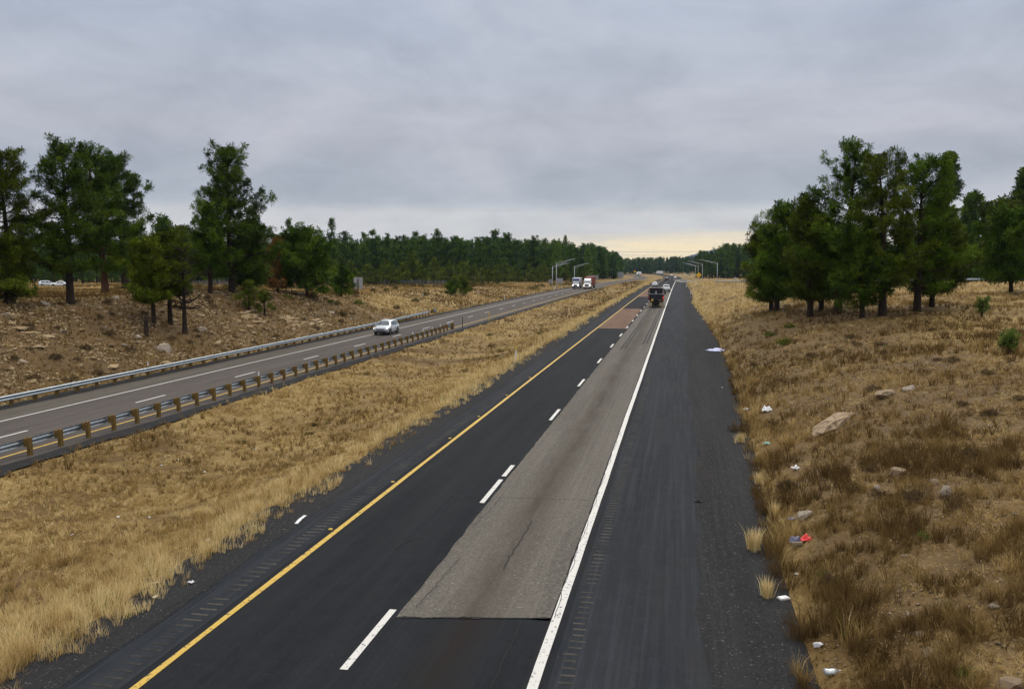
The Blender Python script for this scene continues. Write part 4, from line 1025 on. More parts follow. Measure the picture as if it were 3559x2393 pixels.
def pine_geo(seed, h, r, cb, op=1., lean=0., nb=95, size=.42, k=13, twig=3.0, dead=False, sides=8, inner=.30):
    rg = np.random.default_rng(seed)
    z = np.linspace(0, 1, 11); wobx = rg.normal(0, .05, 2); ph = rg.uniform(0, 6, 2)
    ax = lambda t: np.stack([lean * t ** 1.4 + h * .012 * np.sin(5 * t + ph[0]) * t, h * .012 * np.sin(4.3 * t + ph[1]) * t, h * t], -1)
    r0 = .020 * h + .06
    rad = r0 * (1 - z) ** .85 + .02; rad[0] *= 1.25
    P = ax(z); P[0, 2] = -.5
    paths = [(P, rad)]
    cp, cd, cs, ct = [], [], [], []
    gaps = rg.uniform(0, 2 * np.pi, 3)
    nw = max(7, int(nb / 5.2)); per = 5 if h > 5 else 4
    tw_ = (np.arange(nw) + .5 + rg.normal(0, .22, nw)) / nw
    for i in range(nw * per):
        wi = i // per; t = float(np.clip(tw_[wi] + rg.normal(0, .010), .0, .985))
        if rg.random() > .54 + .40 * op: continue
        zt = cb + (1 - cb) * t ** .92
        a = wi * 1.1 + (i % per) * 2 * np.pi / per + rg.normal(0, .32)
        w = min(1., (t + .20) / .36) ** .6 * (1.03 - t) ** .50
        lob = 1 + .22 * np.sin(2 * a + gaps[0] + 7 * t) + .15 * np.sin(3 * a + gaps[1] - 11 * t)
        L = max(.35, r * 1.18 * w * lob * rg.uniform(.60, 1.12))
        slope = -.22 + 1.15 * t ** 1.3 + rg.normal(0, .14)
        dirh = np.array([math.cos(a), math.sin(a), 0])
        s = np.array([0, .35, .7, 1.])
        p0 = ax(np.array([zt]))[0]
        Q = p0 + dirh * (L * s)[:, None] + np.array([0, 0, 1]) * (L * (slope * s * .8 + .30 * s ** 2))[:, None]
        Q[1:] += rg.normal(0, .05 * L, (3, 3)) * np.array([1, 1, .5])
        paths.append((Q, np.array([1, .7, .42, .15]) * (.014 + .016 * L) * (2.0 if dead else 1)))
        if dead:
            for q in range(5):
                s_ = rg.uniform(.3, 1); b0 = Q[0] + (Q[-1] - Q[0]) * s_; e_ = b0 + unit(np.array([*(dirh[:2] + rg.normal(0, .7, 2)), -.5 + rg.normal(0, .3)])) * L * rg.uniform(.25, .55)
                paths.append((np.stack([b0, (b0 + e_) / 2 + rg.normal(0, .05, 3), e_]), np.array([.030, .020, .010])))
            continue
        nt_ = max(3, int(L * twig)); btint = rg.normal(.52, .24)
        ss_ = (1 - (1 - inner) * rg.random(nt_) ** 1.25) * 1.02
        lat = rg.normal(0, .19, nt_) * L * (1.2 - .55 * ss_)
        base = np.stack([np.interp(ss_, s, Q[:, c]) for c in range(3)], -1)
        tips = base + np.stack([-dirh[1] * lat, dirh[0] * lat, np.abs(rg.normal(.06, .09, nt_)) * min(L, 2.2)], -1)
        for bb, tp in zip(base, tips):
            if np.linalg.norm(tp - bb) > .25 and rg.random() < .6: paths.append((np.stack([bb, (bb + tp) / 2, tp]), np.array([.02, .014, .008])))
        for rep in range(2):
            off = rg.normal(0, .15, (nt_, 3)) * size / .42 * [1, 1, .7]
            cp.append(tips + off); cd.append(unit(np.tile(dirh * .55 + [0, 0, .6], (nt_, 1)) + rg.normal(0, .35, (nt_, 3))))
            cs.append(size * rg.uniform(.75, 1.2, nt_)); ct.append(btint + rg.normal(0, .19, nt_))
    if not dead:                                                     # leader shoots at the top
        m_ = 14; tz = rg.uniform(.93, 1.0, m_); cp.append(ax(tz) + rg.normal(0, .10, (m_, 3))); cd.append(np.tile([0, 0, 1.], (m_, 1)) + rg.normal(0, .4, (m_, 3)))
        cs.append(np.full(m_, size)); ct.append(rg.normal(.6, .1, m_))
    V, F = tubes_np(paths[1:], 4) if len(paths) > 1 else (np.zeros((0, 3)), np.zeros((0, 4), int))
    V0, F0 = tubes_np(paths[:1], sides)
    TV, TF = np.concatenate([V0, V]), np.concatenate([F0, F + len(V0)])
    if dead: return TV, TF, None, None, None
    CV, CF, CT = sprays(np.concatenate(cp), unit(np.concatenate(cd)), np.concatenate(cs), np.concatenate(ct), k, rg, .8, .085 if k > 12 else .15)
    return TV, TF, CV, CF, CT
def pine(name, lab, cat, x, y, group, style, geo, barkm='bark'):
    t = thing(name, lab, cat, (x, y, Z(x, y) - .05), 0, group)
    link('trunk', np_mesh('trunk', geo[0], geo[1], M[barkm], smooth=True), t)
    if geo[2] is not None: link('crown', np_mesh('crown', geo[2], geo[3], M['pine_' + style], geo[4]), t)
    return t
PINES = [
    (-56.6, 65.6, 13.1, 2.9, .36, 'olive', .50, -.3, 'airy pine at the left picture edge with sky showing through its upper boughs'),
    (-54.3, 62.3, 5.3, 2.3, .05, 'olive', 1.2, .2, 'low bushy brownish green pine at the left edge, boughs down to the rocky bank'),
    (-52.8, 68.1, 14.1, 3.1, 0.18, 'dark', 1.25, -.1, 'dense tall pine with thick bare trunk atop the left bank, beside the parked cars'),
    (-60.3, 83.3, 16.1, 3.0, .16, 'green', 1.15, -1.5, 'tall full pine close behind the right side of the dense pine on the left bank'),
    (-79.0, 113.5, 19.4, 4.3, .16, 'dark', .8, -1.0, 'loose tall pine with its bare upper trunk showing, right of the dense left pair'),
    (-127.0, 198.5, 17.1, 3.0, .2, 'green', .75, .3, 'distant pine tip over the young pines, left of the tall single pine'),
    (-133.2, 217.4, 15.8, 3.2, .2, 'olive', .8, 0., 'distant rounded pine behind the grey snag'),
    (-151.4, 254.7, 16.0, 4.0, .1, 'green', .95, .3, 'distant bushy pine between the snag and the tall single pine'),
    (-118.4, 178.2, 10.6, 3.2, .1, 'green', 1., .3, 'distant small pine right of the loose tall pine'),
    (-47.1, 71.7, 7.6, 2.35, 0.27, 'yellow', 1.15, -.2, 'yellowish young pine with dark twin trunks standing on the left bank slope'),
    (-46.9, 74.0, 8.5, 2.2, 0.27, 'olive', 1.05, 0., 'olive young pine touching the right side of the yellowish twin trunked one'),
    (-52.9, 96.6, 17.3, 4.3, 0.11, 'dark', 1.05, -.5, 'tallest single pine on the left with layered boughs and a thick dark trunk'),
    (-52.1, 90.3, 10.1, 2.5, .2, 'green', 1.2, .1, 'medium green pine against the left side of the tallest single pine'),
    (-53.4, 101.5, 8.6, 2.9, .06, 'dark', 1.2, .6, 'low dark pine filling the right foot of the tallest single pine'),
    (-47.7, 90.8, 3.1, 1.1, .15, 'yellow', .9, 0., 'light green sapling on the bank crest, right of the tallest single pine'),
    (-46.2, 91.5, 2.7, 1.1, .2, 'olive', 1., 0., 'darker sapling right of the light green one on the bank crest'),
    (-51.0, 113.8, 9.2, 3.6, .13, 'green', 1.25, -.3, 'round crowned lone pine in the meadow left of the grey sign back'),
    (-51.9, 128.5, 4.4, 1.9, .08, 'green', 1.2, .1, 'small bushy pine partly hiding the grey sign back in the meadow'),
    (-47.7, 179.9, 2.7, 1.4, .08, 'green', 1.2, 0., 'left one of two little pines together in the open meadow'),
    (-47.1, 187.6, 3.6, 1.4, .1, 'olive', 1., -.1, 'right taller one of two little pines together in the open meadow'),
    (10.1, 102.1, 9.6, 2.68, 0.08, 'yellow', 1.05, -.8, 'yellowish pine at the left end of the right grove, leaning to the road'),
    (10.2, 97.6, 11.8, 2.86, 0.14, 'green', 1.1, .7, 'pine with a curved leaning trunk at the left end of the right grove'),
    (11.9, 84.9, 11.7, 2.44, 0.13, 'olive', 1.1, -.6, 'olive pine second in the right grove, with a slim straight trunk'),
    (13.6, 89.9, 9.0, 2.16, 0.12, 'green', 1.1, .5, 'shorter shaded pine inside the right grove behind the front trunks'),
    (14.1, 83.7, 15.6, 3.06, 0.15, 'green', 1.05, 1.4, 'tallest pine of the right grove, bluish green top'),
    (14.5, 74.6, 7.3, 2.31, 0.14, 'dark', 1.25, -.8, 'short dark pine with the thickest front trunk of the right grove'),
    (16.2, 75.4, 13.3, 2.65, 0.17, 'olive', .85, -.6, 'olive brown pine in the right grove with sky showing round its trunk'),
    (19.8, 79.4, 13.0, 3.32, 0.15, 'green', .95, .1, 'wide fresh green pine at the right end of the grove'),
    (69.4, 253.8, 37.4, 1.9, .66, 'bluish', .4, 0., 'thin bluish treetop poking above the wide green pine'),
    (67.0, 222.7, 22.8, 3.6, .12, 'green', .8, 0., 'narrow distant pine right of the wide green pine'),
    (61.6, 231.8, 19.9, 5.0, .08, 'dark', 1.05, 0., 'broad dark pine seen behind the wide green pine'),
    (39.0, 114.3, 9.7, 3.87, 0.14, 'green', 1.15, -1., 'broad pine in the field at the right picture edge, low dead boughs'),
    (69.5, 197.6, 24.8, 4.4, .2, 'dark', .9, .2, 'tall dark pine cut off by the right picture edge'),
    (61.8, 187.9, 17.6, 3.6, .2, 'olive', .9, .2, 'olive pine behind the broad field pine at the right edge'),
    (59.6, 205.9, 12.9, 4.0, .05, 'green', 1.1, -.4, 'bushy pine filling the gap right of the grove'),
    (13.0, 92.9, 10.3, 2.33, 0.1, 'green', 1.1, .3, 'mid height pine behind the olive pine of the right grove'),
    (21.9, 83.0, 9.0, 2.51, .10, 'olive', 1.0, .4, 'lower pine behind the right flank of the wide green pine'),
]
for i, (x, y, h_, r_, cb, st, op, lean, lab) in enumerate(PINES):
    small = h_ < 5
    geo = pine_geo(100 + i, h_ * .945, r_, cb, op, lean, nb=(40 if small else int(62 + 3.0 * h_)), size=((.24 if y < 95 else .42) if small else .36 + .0045 * max(0, y - 80)), k=(20 if y < 130 else 11), twig=(7 if small else 5.5 if y < 130 else 3.4), inner=.28 if op > 1 else .42)
    pine('sapling' if small else 'pine_tree', lab, 'sapling' if small else 'pine tree', x, y, 'pines of the left bank and meadow' if x < 0 else 'pines right of the motorway', st, geo, 'bark_red' if i in (3, 16) else 'bark')
pine('dead_pine', 'bare dead grey pine with drooping twigs beside the young pines', 'dead tree', -45.2, 73.6, None, 'rust', pine_geo(7, 7.9, 2.2, .22, 1.3, .0, nb=44, dead=True), 'bark')
geo = pine_geo(8, 2.0, .5, .6, 1., .1, nb=10, dead=True); geo = (np.concatenate([geo[0][:80], geo[0][88:]]) if False else geo[0], geo[1], None, None, None)
t = thing('tree_stump', 'short broken trunk with one bare branch on the left bank', 'tree stump', (-45.6, 68.2, Z(-45.6, 68.2)))
V, F = tubes_np([(np.array([(0, 0, -.4), (0.02, 0, .6), (.05, 0, 1.3), (.06, .02, 1.75), (.06, .02, 1.78)]), np.array([.24, .2, .17, .15, .02]))], 9)
link('trunk', np_mesh('trunk', V, F, M['bark'], smooth=True), t)
V, F = tubes_np([(np.array([(.05, 0, 1.55), (.7, .1, 1.62), (1.3, .2, 1.5), (1.7, .2, 1.42)]), np.array([.05, .035, .022, .01])), (np.array([(.9, .1, 1.6), (1.2, -.1, 1.75), (1.45, -.2, 1.7)]), np.array([.02, .014, .006]))], 5)
link('branch', np_mesh('branch', V, F, M['bark']), t)
pine('dead_pine', 'rust brown dying pine between the tallest left pine and the lone round one', 'dead tree', -54.5, 112.0, None, 'rust', pine_geo(9, 6.6, 2.5, .05, 1.2, .2, nb=60, size=.42, k=12, twig=4.5), 'bark')
# small bright green saplings on the right
for x, y, h_, lab in ((22.38, 71.3, 1.1, 'bright green sapling in the field right of the grove'), (16.71, 49.1, .85, 'bright yellow green sapling in the dry grass at the right edge')):
    geo = pine_geo(int(x * 10), h_, .34, .30, .7, .05, nb=12, size=.20, k=8, twig=5, sides=6)
    t = thing('sapling', lab, 'sapling', (x, y, Z(x, y)))
    link('trunk', np_mesh('trunk', geo[0], geo[1], M['bark']), t); link('crown', np_mesh('crown', geo[2], geo[3], M['brightgreen'], geo[4]), t)

# the forest: a dozen grown shapes, copied tree by tree
protos = []
for k in range(12):
    hh = 15.0; geo = pine_geo(500 + k, hh, [2.5, 2.9, 2.2, 3.1, 2.6, 2.0][k % 6], [.12, .05, .18, .04, .10, .2][k % 6], [1., 1.15, .8, 1.1, .95, .7][k % 6], rgn.normal(0, .3), nb=66, size=.60, k=9, twig=2.6, sides=6)
    protos.append((np_mesh('trunk', geo[0], geo[1], M['bark']), np_mesh('crown', geo[2], geo[3], M['pine_forest'], geo[4])))
young = []
for k in range(4):
    geo = pine_geo(560 + k, 6.0, 2.0, .05, 1.2, 0, nb=46, size=.5, k=9, twig=2.6, sides=6)
    young.append((np_mesh('trunk', geo[0], geo[1], M['bark']), np_mesh('crown', geo[2], geo[3], M['pine_young' if k % 2 else 'pine_yellow'], geo[4])))
def forest_tree(x, y, h_, lab, group, pool=protos, base=15.0, wide=1.):
    tr, cr_ = pool[rgn.integers(len(pool))]
    t = thing('pine_tree', lab, 'pine tree', (x, y, Z(x, y) - .1), rgn.uniform(0, 6.28), group)
    k = h_ / base; w = k ** .7 * rgn.uniform(.9, 1.15) * wide
    t.scale = (w, w, k)
    link('trunk', tr, t); link('crown', cr_, t)
placed = []
def free(x, y, gap):
    for a, b in placed:
        if (a - x) ** 2 + (b - y) ** 2 < gap * gap: return False
    placed.append((x, y)); return True
AZ = lambda px: math.atan((px - 1166) / 1985.) - R(10.93)            # heading of a spot on the skyline, from straight ahead
def grow(n, a0, a1, near, deep, top, lab, group, gap, hmin=9, hmax=24, edge=.4, wide=1.):
    """n trees in the wedge a0..a1, from distance near(a) back to near+deep; top(a) is the height angle of the skyline"""
    k = 0; tries = 0
    while k < n and tries < n * 60:
        tries += 1
        a = rgn.uniform(a0, a1); d = near(a) + deep * rgn.random() ** (1 + edge)
        x, y = math.sin(a) * d, math.cos(a) * d
        if -42 < x - float(sL(y)) and x < 4 and y < 1040: continue
        if not free(x, y, gap): continue
        sk = EYE + d * top(a) - Z(x, y)
        h_ = min(sk * rgn.uniform(.80, 1.03), rgn.uniform(.8, 1.05) * hmax)
        if rgn.random() < .09 and a < AZ(1270): h_ = sk * rgn.uniform(1.05, 1.22)
        if h_ < hmin: h_ = hmin * rgn.uniform(.8, 1.)
        forest_tree(x, y, h_, lab, group, wide=wide); k += 1
ip = lambda xs, ys: (lambda a: float(np.interp(a, [AZ(q) for q in xs], ys)))
FA = ip([560, 640, 1000, 1200, 1300, 1370, 1405], [285, 305, 345, 395, 440, 540, 640])
TA = ip([560, 640, 820, 1000, 1200, 1290, 1345, 1375, 1400, 1412], [.026, .0265, .027, .0265, .0260, .0255, .0215, .0155, .0105, .007])
grow(130, AZ(625), AZ(1408), FA, 80, TA, 'tall dark pine in the dense forest wall beyond the left meadow', 'forest beyond the left meadow', 3.6, hmin=12, wide=1.12)
grow(14, AZ(1335), AZ(1412), FA, 130, TA, 'dark pine where the forest wall steps down to the road bend', 'forest end at the road bend', 3.2, hmin=7)
grow(36, AZ(-30), AZ(640), lambda a: 285, 100, lambda a: .020, 'background pine seen between the trunks of the left pines', 'background pines behind the left bank', 6, hmin=10)
grow(36, AZ(1590), AZ(1775), lambda a: 565, 110, ip([1592, 1625, 1650, 1700, 1780], [.0110, .0150, .0215, .0215, .024]), 'dark pine in the woods behind the slip road lamps', 'woods behind the slip road', 4.5, hmin=12)
grow(20, AZ(1760), AZ(2390), lambda a: 262, 90, lambda a: .031, 'background pine beyond the slip road, seen past the right grove', 'background pines beyond the slip road', 6, hmin=12)
# lighter young growth along the foot of the left forest
EDGE = [(858, 290, 5.0), (902, 292, 5.6), (940, 300, 9.5), (962, 300, 6.0), (989, 312, 9.0), (1026, 318, 7.8), (1040, 322, 6.2), (1079, 330, 6.8), (1113, 338, 6.4), (1132, 345, 6.9), (1180, 375, 6.0), (1225, 382, 6.4), (1288, 415, 7.6), (1240, 390, 8.4), (838, 288, 6.5), (760, 276, 7.), (655, 250, 7.), (1720, 362, 6.), (700, 262, 6.), (800, 280, 7.2), (880, 294, 7.6), (918, 298, 7.), (1005, 318, 6.2), (1058, 330, 8.), (1097, 338, 6.), (1150, 362, 7.6), (1165, 372, 6.), (1205, 382, 7.), (1262, 402, 7.), (1310, 425, 7.), (1330, 440, 6.), (730, 268, 8.)]
for px, d, h_ in EDGE:
    a = AZ(px); forest_tree(math.sin(a) * d, math.cos(a) * d, h_, 'lighter green young pine along the foot of the left forest' if px < 1500 else 'pale bush of a pine beside the last lamp pole', 'young pines along the forest edge', young, 6.0, 1.0)
a = AZ(1287); forest_tree(math.sin(a) * 452, math.cos(a) * 452, 22.5, 'single narrow pine rising above the forest skyline near the sunset', None, [protos[2]], 15., .62)
for px, d, top in ((662, 330, .0455), (753, 330, .0455), (830, 345, .0315), (880, 350, .030)):
    a = AZ(px); x, y = math.sin(a) * d, math.cos(a) * d
    forest_tree(x, y, EYE + d * top - Z(x, y), {662: 'tall pale pine top left behind the lone round pine', 753: 'tall pale pine top right behind the lone round pine', 830: 'pine top standing clear of the skyline, third from the lone pine', 880: 'pine top standing clear of the skyline, fourth from the lone pine'}[px], None, [protos[2], protos[5]], 15., .8)

# far-off woods that read as one mass
def mass(name, lab, spots, seed, k=90, tri=6, size=1.5):
    rg = np.random.default_rng(seed); CV, CF, CT = [], [], []; b = 0; TR = []
    for x, y, h_ in spots:
        n = k; t = rg.random(n); r_ = h_ * .17 * np.minimum(1, (t + .15) / .35) * (1.03 - t) ** .6 * np.sqrt(rg.random(n)); a = rg.uniform(0, 6.28, n)
        z0 = Z(x, y)
        P = np.stack([x + r_ * np.cos(a), y + r_ * np.sin(a), z0 + h_ * (.12 + .88 * t)], -1)
        V, F, T = sprays(P, unit(np.stack([np.cos(a), np.sin(a), np.full(n, .7)], -1)), np.full(n, size) * rg.uniform(.7, 1.2, n) * (1.1 - .5 * t), np.full(n, rg.normal(.5, .14)) + rg.normal(0, .1, n), tri, rg, .8, .24)
        CV.append(V); CF.append(F + b); CT.append(T); b += len(V)
        TR.append((np.array([(x, y, z0 - .5), (x, y, z0 + h_ * .5), (x, y, z0 + h_)]), np.array([.3, .2, .04])))
    o = link(name, np_mesh(name, np.concatenate(CV), np.concatenate(CF), M['pine_forest'], np.concatenate(CT)))
    struct(o, 'stuff')
    V, F = tubes_np(TR, 5); c = link('trunks', np_mesh('trunks', V, F, M['bark']), o); struct(c, 'stuff')
def wedge(n, a0, a1, d0, d1, top, seed, hm=12):
    rg = np.random.default_rng(seed); L = []
    while len(L) < n:
        a = rg.uniform(a0, a1); d = d0 + (d1 - d0) * rg.random(); x, y = math.sin(a) * d, math.cos(a) * d
        if float(sL(y)) - 47 < x < 24 + float(sM(y)) and y < 1060: continue
        L.append((x, y, max(hm, (EYE + d * top(a) - Z(x, y)) * rg.uniform(.85, 1.06))))
    return L
mass('distant_woods', '', wedge(330, AZ(1370), AZ(1690), 1075, 1300, ip([1370, 1470, 1560, 1600, 1690], [.0030, .0045, .0055, .0075, .010]), 31), 41, 110, 6, 1.9)
mass('distant_woods', '', wedge(230, AZ(-120), AZ(660), 370, 470, lambda a: .019, 32), 42, 90, 5, 1.5)
mass('distant_woods', '', wedge(190, AZ(1720), AZ(2450), 440, 560, ip([1590, 1640, 1700, 2450], [.008, .014, .018, .021]), 33), 43, 90, 5, 1.5)
mass('distant_woods', '', wedge(90, AZ(1588), AZ(1730), 590, 720, ip([1590, 1612, 1640, 1700, 1730], [.0085, .0125, .0175, .019, .020]), 36), 46, 90, 5, 1.5)
mass('distant_woods', '', wedge(330, AZ(600), AZ(1402), 400, 620, ip([640, 1290, 1345, 1400], [.0245, .0235, .017, .007]), 34), 44, 110, 5, 1.6)
mass('distant_woods', '', wedge(110, AZ(1325), AZ(1416), 560, 860, ip([1320, 1345, 1375, 1400, 1418], [.0215, .0185, .0135, .0085, .005]), 35, 8), 45, 110, 6, 1.5)
# blue mountain far behind the woods
xs = np.linspace(-700, 3200, 90); ys = np.linspace(3300, 4600, 26); MX, MY = np.meshgrid(xs, ys)
prof = 60 * ss(-110, 130, MX) + 22 * ss(120, 700, MX) - 40 * ss(1400, 3000, MX) + 5 * np.sin(MX * .021) + 4 * np.sin(MX * .047 + 1) + 2.5 * np.sin(MX * .11)
MZ = -8 + prof * ss(3300, 3700, MY) * ss(4600, 4000, MY) + 3 * np.sin(MX * .03 + MY * .02) * ss(3300, 3500, MY)
i_ = np.arange(MX.size).reshape(MX.shape)
struct(link('mountain', np_mesh('mountain', np.stack([MX, MY, MZ], -1).reshape(-1, 3), np.stack([i_[:-1, :-1], i_[:-1, 1:], i_[1:, 1:], i_[1:, :-1]], -1).reshape(-1, 4), M['mountain'], smooth=True)))

# ---------------------------------------------------------------- dry grass
def blades(P, n, h_, lean, w, tint, rg, bent):
    """n blades round every point of P (N x 3): height, sideways lean, width and tint per point"""
    N = len(P); h_ = h_[:, None] * rg.uniform(.55, 1.15, (N, n)); a = rg.uniform(0, 2 * np.pi, (N, n))
    foot = P[:, None] + np.stack([np.cos(a), np.sin(a), np.zeros_like(a)], -1) * (h_ * .22 * rg.random((N, n)))[..., None]
    out = np.stack([np.cos(a), np.sin(a)], -1) * (lean[:, None] * rg.uniform(.3, 1.2, (N, n)))[..., None] + rg.normal(0, .12, (N, n, 2))
    tip = foot + np.concatenate([out * h_[..., None], h_[..., None]], -1)
    b = rg.uniform(0, np.pi, (N, n)); sd = np.stack([np.cos(b), np.sin(b), np.zeros_like(b)], -1) * (w[:, None] * rg.uniform(.7, 1.3, (N, n)))[..., None]
    T = tint[:, None] + rg.normal(0, .07, (N, n))
    if bent:
        mid = foot + (tip - foot) * .55 + np.concatenate([-out * h_[..., None] * .18, h_[..., None] * .08], -1)
        V = np.stack([foot - sd, foot + sd, mid + sd * .75, mid - sd * .75, tip], 2).reshape(-1, 3); k = 5
        i = np.arange(N * n)[:, None] * 5
        F = np.concatenate([i + [0, 1, 2], i + [0, 2, 3], i + [3, 2, 4]])
    else:
        V = np.stack([foot - sd, foot + sd, tip], 2).reshape(-1, 3); k = 3
        F = np.arange(N * n * 3).reshape(-1, 3)
    return V, F, np.repeat(np.clip(T.ravel(), 0, 1), k)
rg = np.random.default_rng(77)
def vnoise(x, y, f, s):
    return (np.sin(x * f + s) * np.sin(y * f * 1.13 + 2 * s) + .6 * np.sin(x * f * 2.3 + 1.7 * s + y * f) * np.sin(y * f * 2.1 - s) + .4 * np.sin(x * f * 5.1 - y * f * 3.3 + s)) / 2.0
def cells(x, y, f, s):
    """cheap value noise on a lattice, 0..1"""
    u, v = x * f, y * f; iu, iv = np.floor(u), np.floor(v); fu, fv = u - iu, v - iv
    fu, fv = fu * fu * (3 - 2 * fu), fv * fv * (3 - 2 * fv)
    hsh = lambda a, b: np.modf(np.abs(np.sin(a * 127.1 + b * 311.7 + s) * 43758.5453))[0]
    return (hsh(iu, iv) * (1 - fu) + hsh(iu + 1, iv) * fu) * (1 - fv) + (hsh(iu, iv + 1) * (1 - fu) + hsh(iu + 1, iv + 1) * fu) * fv
NT = 355000
e_ = .45; d = (rg.random(NT) * (430 ** e_ - 11 ** e_) + 11 ** e_) ** (1 / e_)
th = rg.uniform(R(-49), R(38), NT)
X, Y = d * np.sin(th), d * np.cos(th)
a_, b_ = sM(Y), sL(Y); tr_ = toe(Y) + a_
med = (X > -26.9 + b_) & (X < -11.55 + a_)
lef = X < -39.2 + b_
rig = X > tr_ - .25
rd, _ = ramp_near(X, Y); rig &= rd > 4.3
bank = lef & (X > -54 + b_) & (Y < 130)
n1 = cells(X, Y, .35, 1.); n2 = cells(X, Y, 1.4, 2.); n3 = cells(X, Y, .12, 3.); n4 = cells(X, Y, 3.4, 4.)
pat = .5 * n1 + .3 * n2 + .2 * n4
prob = np.zeros(NT); hh = np.full(NT, .3); ti = np.full(NT, .55); ln = np.full(NT, .45)
# median: tall pale bunch grass along both edges, short patchy tufts and bare dark strips in the ditch
em = np.exp(-((X - (-12.9 + a_)) / 1.4) ** 2); ew = np.exp(-((X - (-25.6 + b_)) / 1.2) ** 2)
dark = np.maximum(ss(.50, .66, n3), .9 * ss(.40, .62, cells(X, Y, .2, 41.)) * np.exp(-((X + 20) / 3.2) ** 2)) * ss(.0, .35, 1 - em)
clumpy = ss(.30, .62, cells(X, Y, 2.3, 21.)); broad = cells(X, Y, .5, 23.)
pm = np.clip((.10 + .95 * clumpy) * (.45 + .8 * broad) + .25 * em, .05, 1) * (1 - .45 * dark)
prob = np.where(med, pm, prob)
hh = np.where(med, .17 + .14 * n1 + .26 * em * (.2 + n2) + .06 * ew, hh)
ti = np.where(med, .66 + .26 * (n2 - .5) + .10 * em + .30 * (n4 - .5) - .36 * dark - .10 * ew, ti)
ti = np.where(med, ti - .34 * ss(100, 170, Y) * ss(-1.6, -3.6, X - (-12.3 + a_)) * ss(.25, .6, cells(X, Y * .35, .2, 71.)), ti)
ti = np.where(med, ti + .16 * (cells(X, Y, .9, 72.) - .5), ti)
prob = np.where(med & (X > -12.1 + a_), prob * np.clip(.2 + 1.8 * (n2 - .35), 0, 1), prob)
prob = np.where(med & (X < -26.3 + b_), prob * .25, prob)
# right cut bank: brown weeds, leaning straw, bare gravelly soil
near = np.clip(1 - (Y - 80) / 60, 0, 1); brush = ss(.46, .64, cells(X, Y, .55, 91.)) * near
bare = ss(.52, .68, cells(X, Y, .28, 9.)) * near * ss(4.5, 7, X)
weeds = ss(.38, .58, cells(X, Y, .22, 12.)) * near
edge = np.exp(-((X - tr_ - .35) / .5) ** 2)
rc = ss(.30, .62, cells(X, Y, 2.0, 31.))
prob = np.where(rig, np.clip((.10 + .75 * rc) * (.45 + .7 * n1) + .25 * edge, .04, 1) * (1 - .82 * bare), prob)
hh = np.where(rig, .15 + .18 * n2 + .10 * n1 + .25 * edge * n4 + .14 * brush, hh)
ti = np.where(rig, .47 - .10 * near - .16 * brush + .10 * ss(.55, .75, cells(X, Y, .8, 92.)) + .40 * (n2 - .5) + .40 * (n4 - .5) - .24 * weeds + .16 * (1 - near) + .20 * edge * n4, ti)
ln = np.where(rig, .6, ln)
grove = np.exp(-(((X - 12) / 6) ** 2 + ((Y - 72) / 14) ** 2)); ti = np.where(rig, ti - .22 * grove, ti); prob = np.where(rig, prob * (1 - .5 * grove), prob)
# left bank and meadow
prob = np.where(lef, np.where(bank, .52 + 1.1 * (pat - .42), np.clip(.5 + 1.2 * (pat - .42), .1, 1)), prob)
ti = np.where(lef, np.where(bank, .24 + .44 * (n2 - .5) + .2 * (n4 - .5), .52 + .3 * (n1 - .5) + .3 * (n4 - .5) - .30 * ss(.42, .60, cells(X, Y * .6, .07, 81.)) - .14 * ss(.45, .65, n3)), ti)
hh = np.where(lef, np.where(bank, .22 + .18 * n2, .20 + .16 * n1), hh)
hole = ss(.66, .76, cells(X, Y, 1.5, 61.)) * (d < 90)
prob = np.where(med | rig, prob * (1 - .9 * hole), prob)
for lx, ly in ((3.22, 23.4), (3.65, 25.9), (2.86, 16.3), (2.46, 20.3), (2.75, 17.6), (4.29, 44.0), (4.09, 31.4), (3.62, 36.8), (7.1, 25.), (5.3, 14.5)):
    prob = np.where((np.abs(X - lx) < .42) & (Y < ly + .35) & (Y > ly - .9 - .022 * ly), 0, prob)
keep = rg.random(NT) < prob
X, Y, d, hh, ti, ln = [q[keep] for q in (X, Y, d, hh, ti, ln)]
ti = np.clip(ti + rg.normal(0, .10, len(X)), .02, .93); gr = rg.random(len(X)) < .006; ti = np.where(gr, 1., ti)
P = np.stack([X, Y, land(X, Y) - .02], -1)
hh = hh * (1 + .0022 * d)
w = np.maximum(.0055, .00022 * d)
VV, FF, TT = [], [], []; off = 0
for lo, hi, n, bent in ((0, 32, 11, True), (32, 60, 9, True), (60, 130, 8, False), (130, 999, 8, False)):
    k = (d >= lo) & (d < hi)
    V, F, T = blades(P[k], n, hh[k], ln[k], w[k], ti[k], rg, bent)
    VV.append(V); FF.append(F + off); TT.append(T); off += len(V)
# flattened straw and stubble between the standing tufts, near the road only
N2 = 240000; d2 = (rg.random(N2) * (75 ** .5 - 11 ** .5) + 11 ** .5) ** 2; t2 = rg.uniform(R(-49), R(38), N2); X2, Y2 = d2 * np.sin(t2), d2 * np.cos(t2)
m2 = (X2 > -26.5) & (X2 < -12.0); r2 = X2 > toe(Y2) + .05; k2 = (m2 | r2) & (rg.random(N2) < np.where(m2, .25 + .75 * ss(.3, .6, cells(X2, Y2, 1.1, 51.)), .25 + .6 * cells(X2, Y2, 1.3, 52.)))
k2 &= rg.random(N2) > .85 * ss(.66, .76, cells(X2, Y2, 1.5, 61.))
X2, Y2, d2, m2 = X2[k2], Y2[k2], d2[k2], m2[k2]; n2_ = len(X2)
tn = np.where(m2, .58, .40) + .36 * (cells(X2, Y2, 2.6, 53.) - .5) + .3 * (cells(X2, Y2, .6, 54.) - .5) + rg.normal(0, .13, n2_)
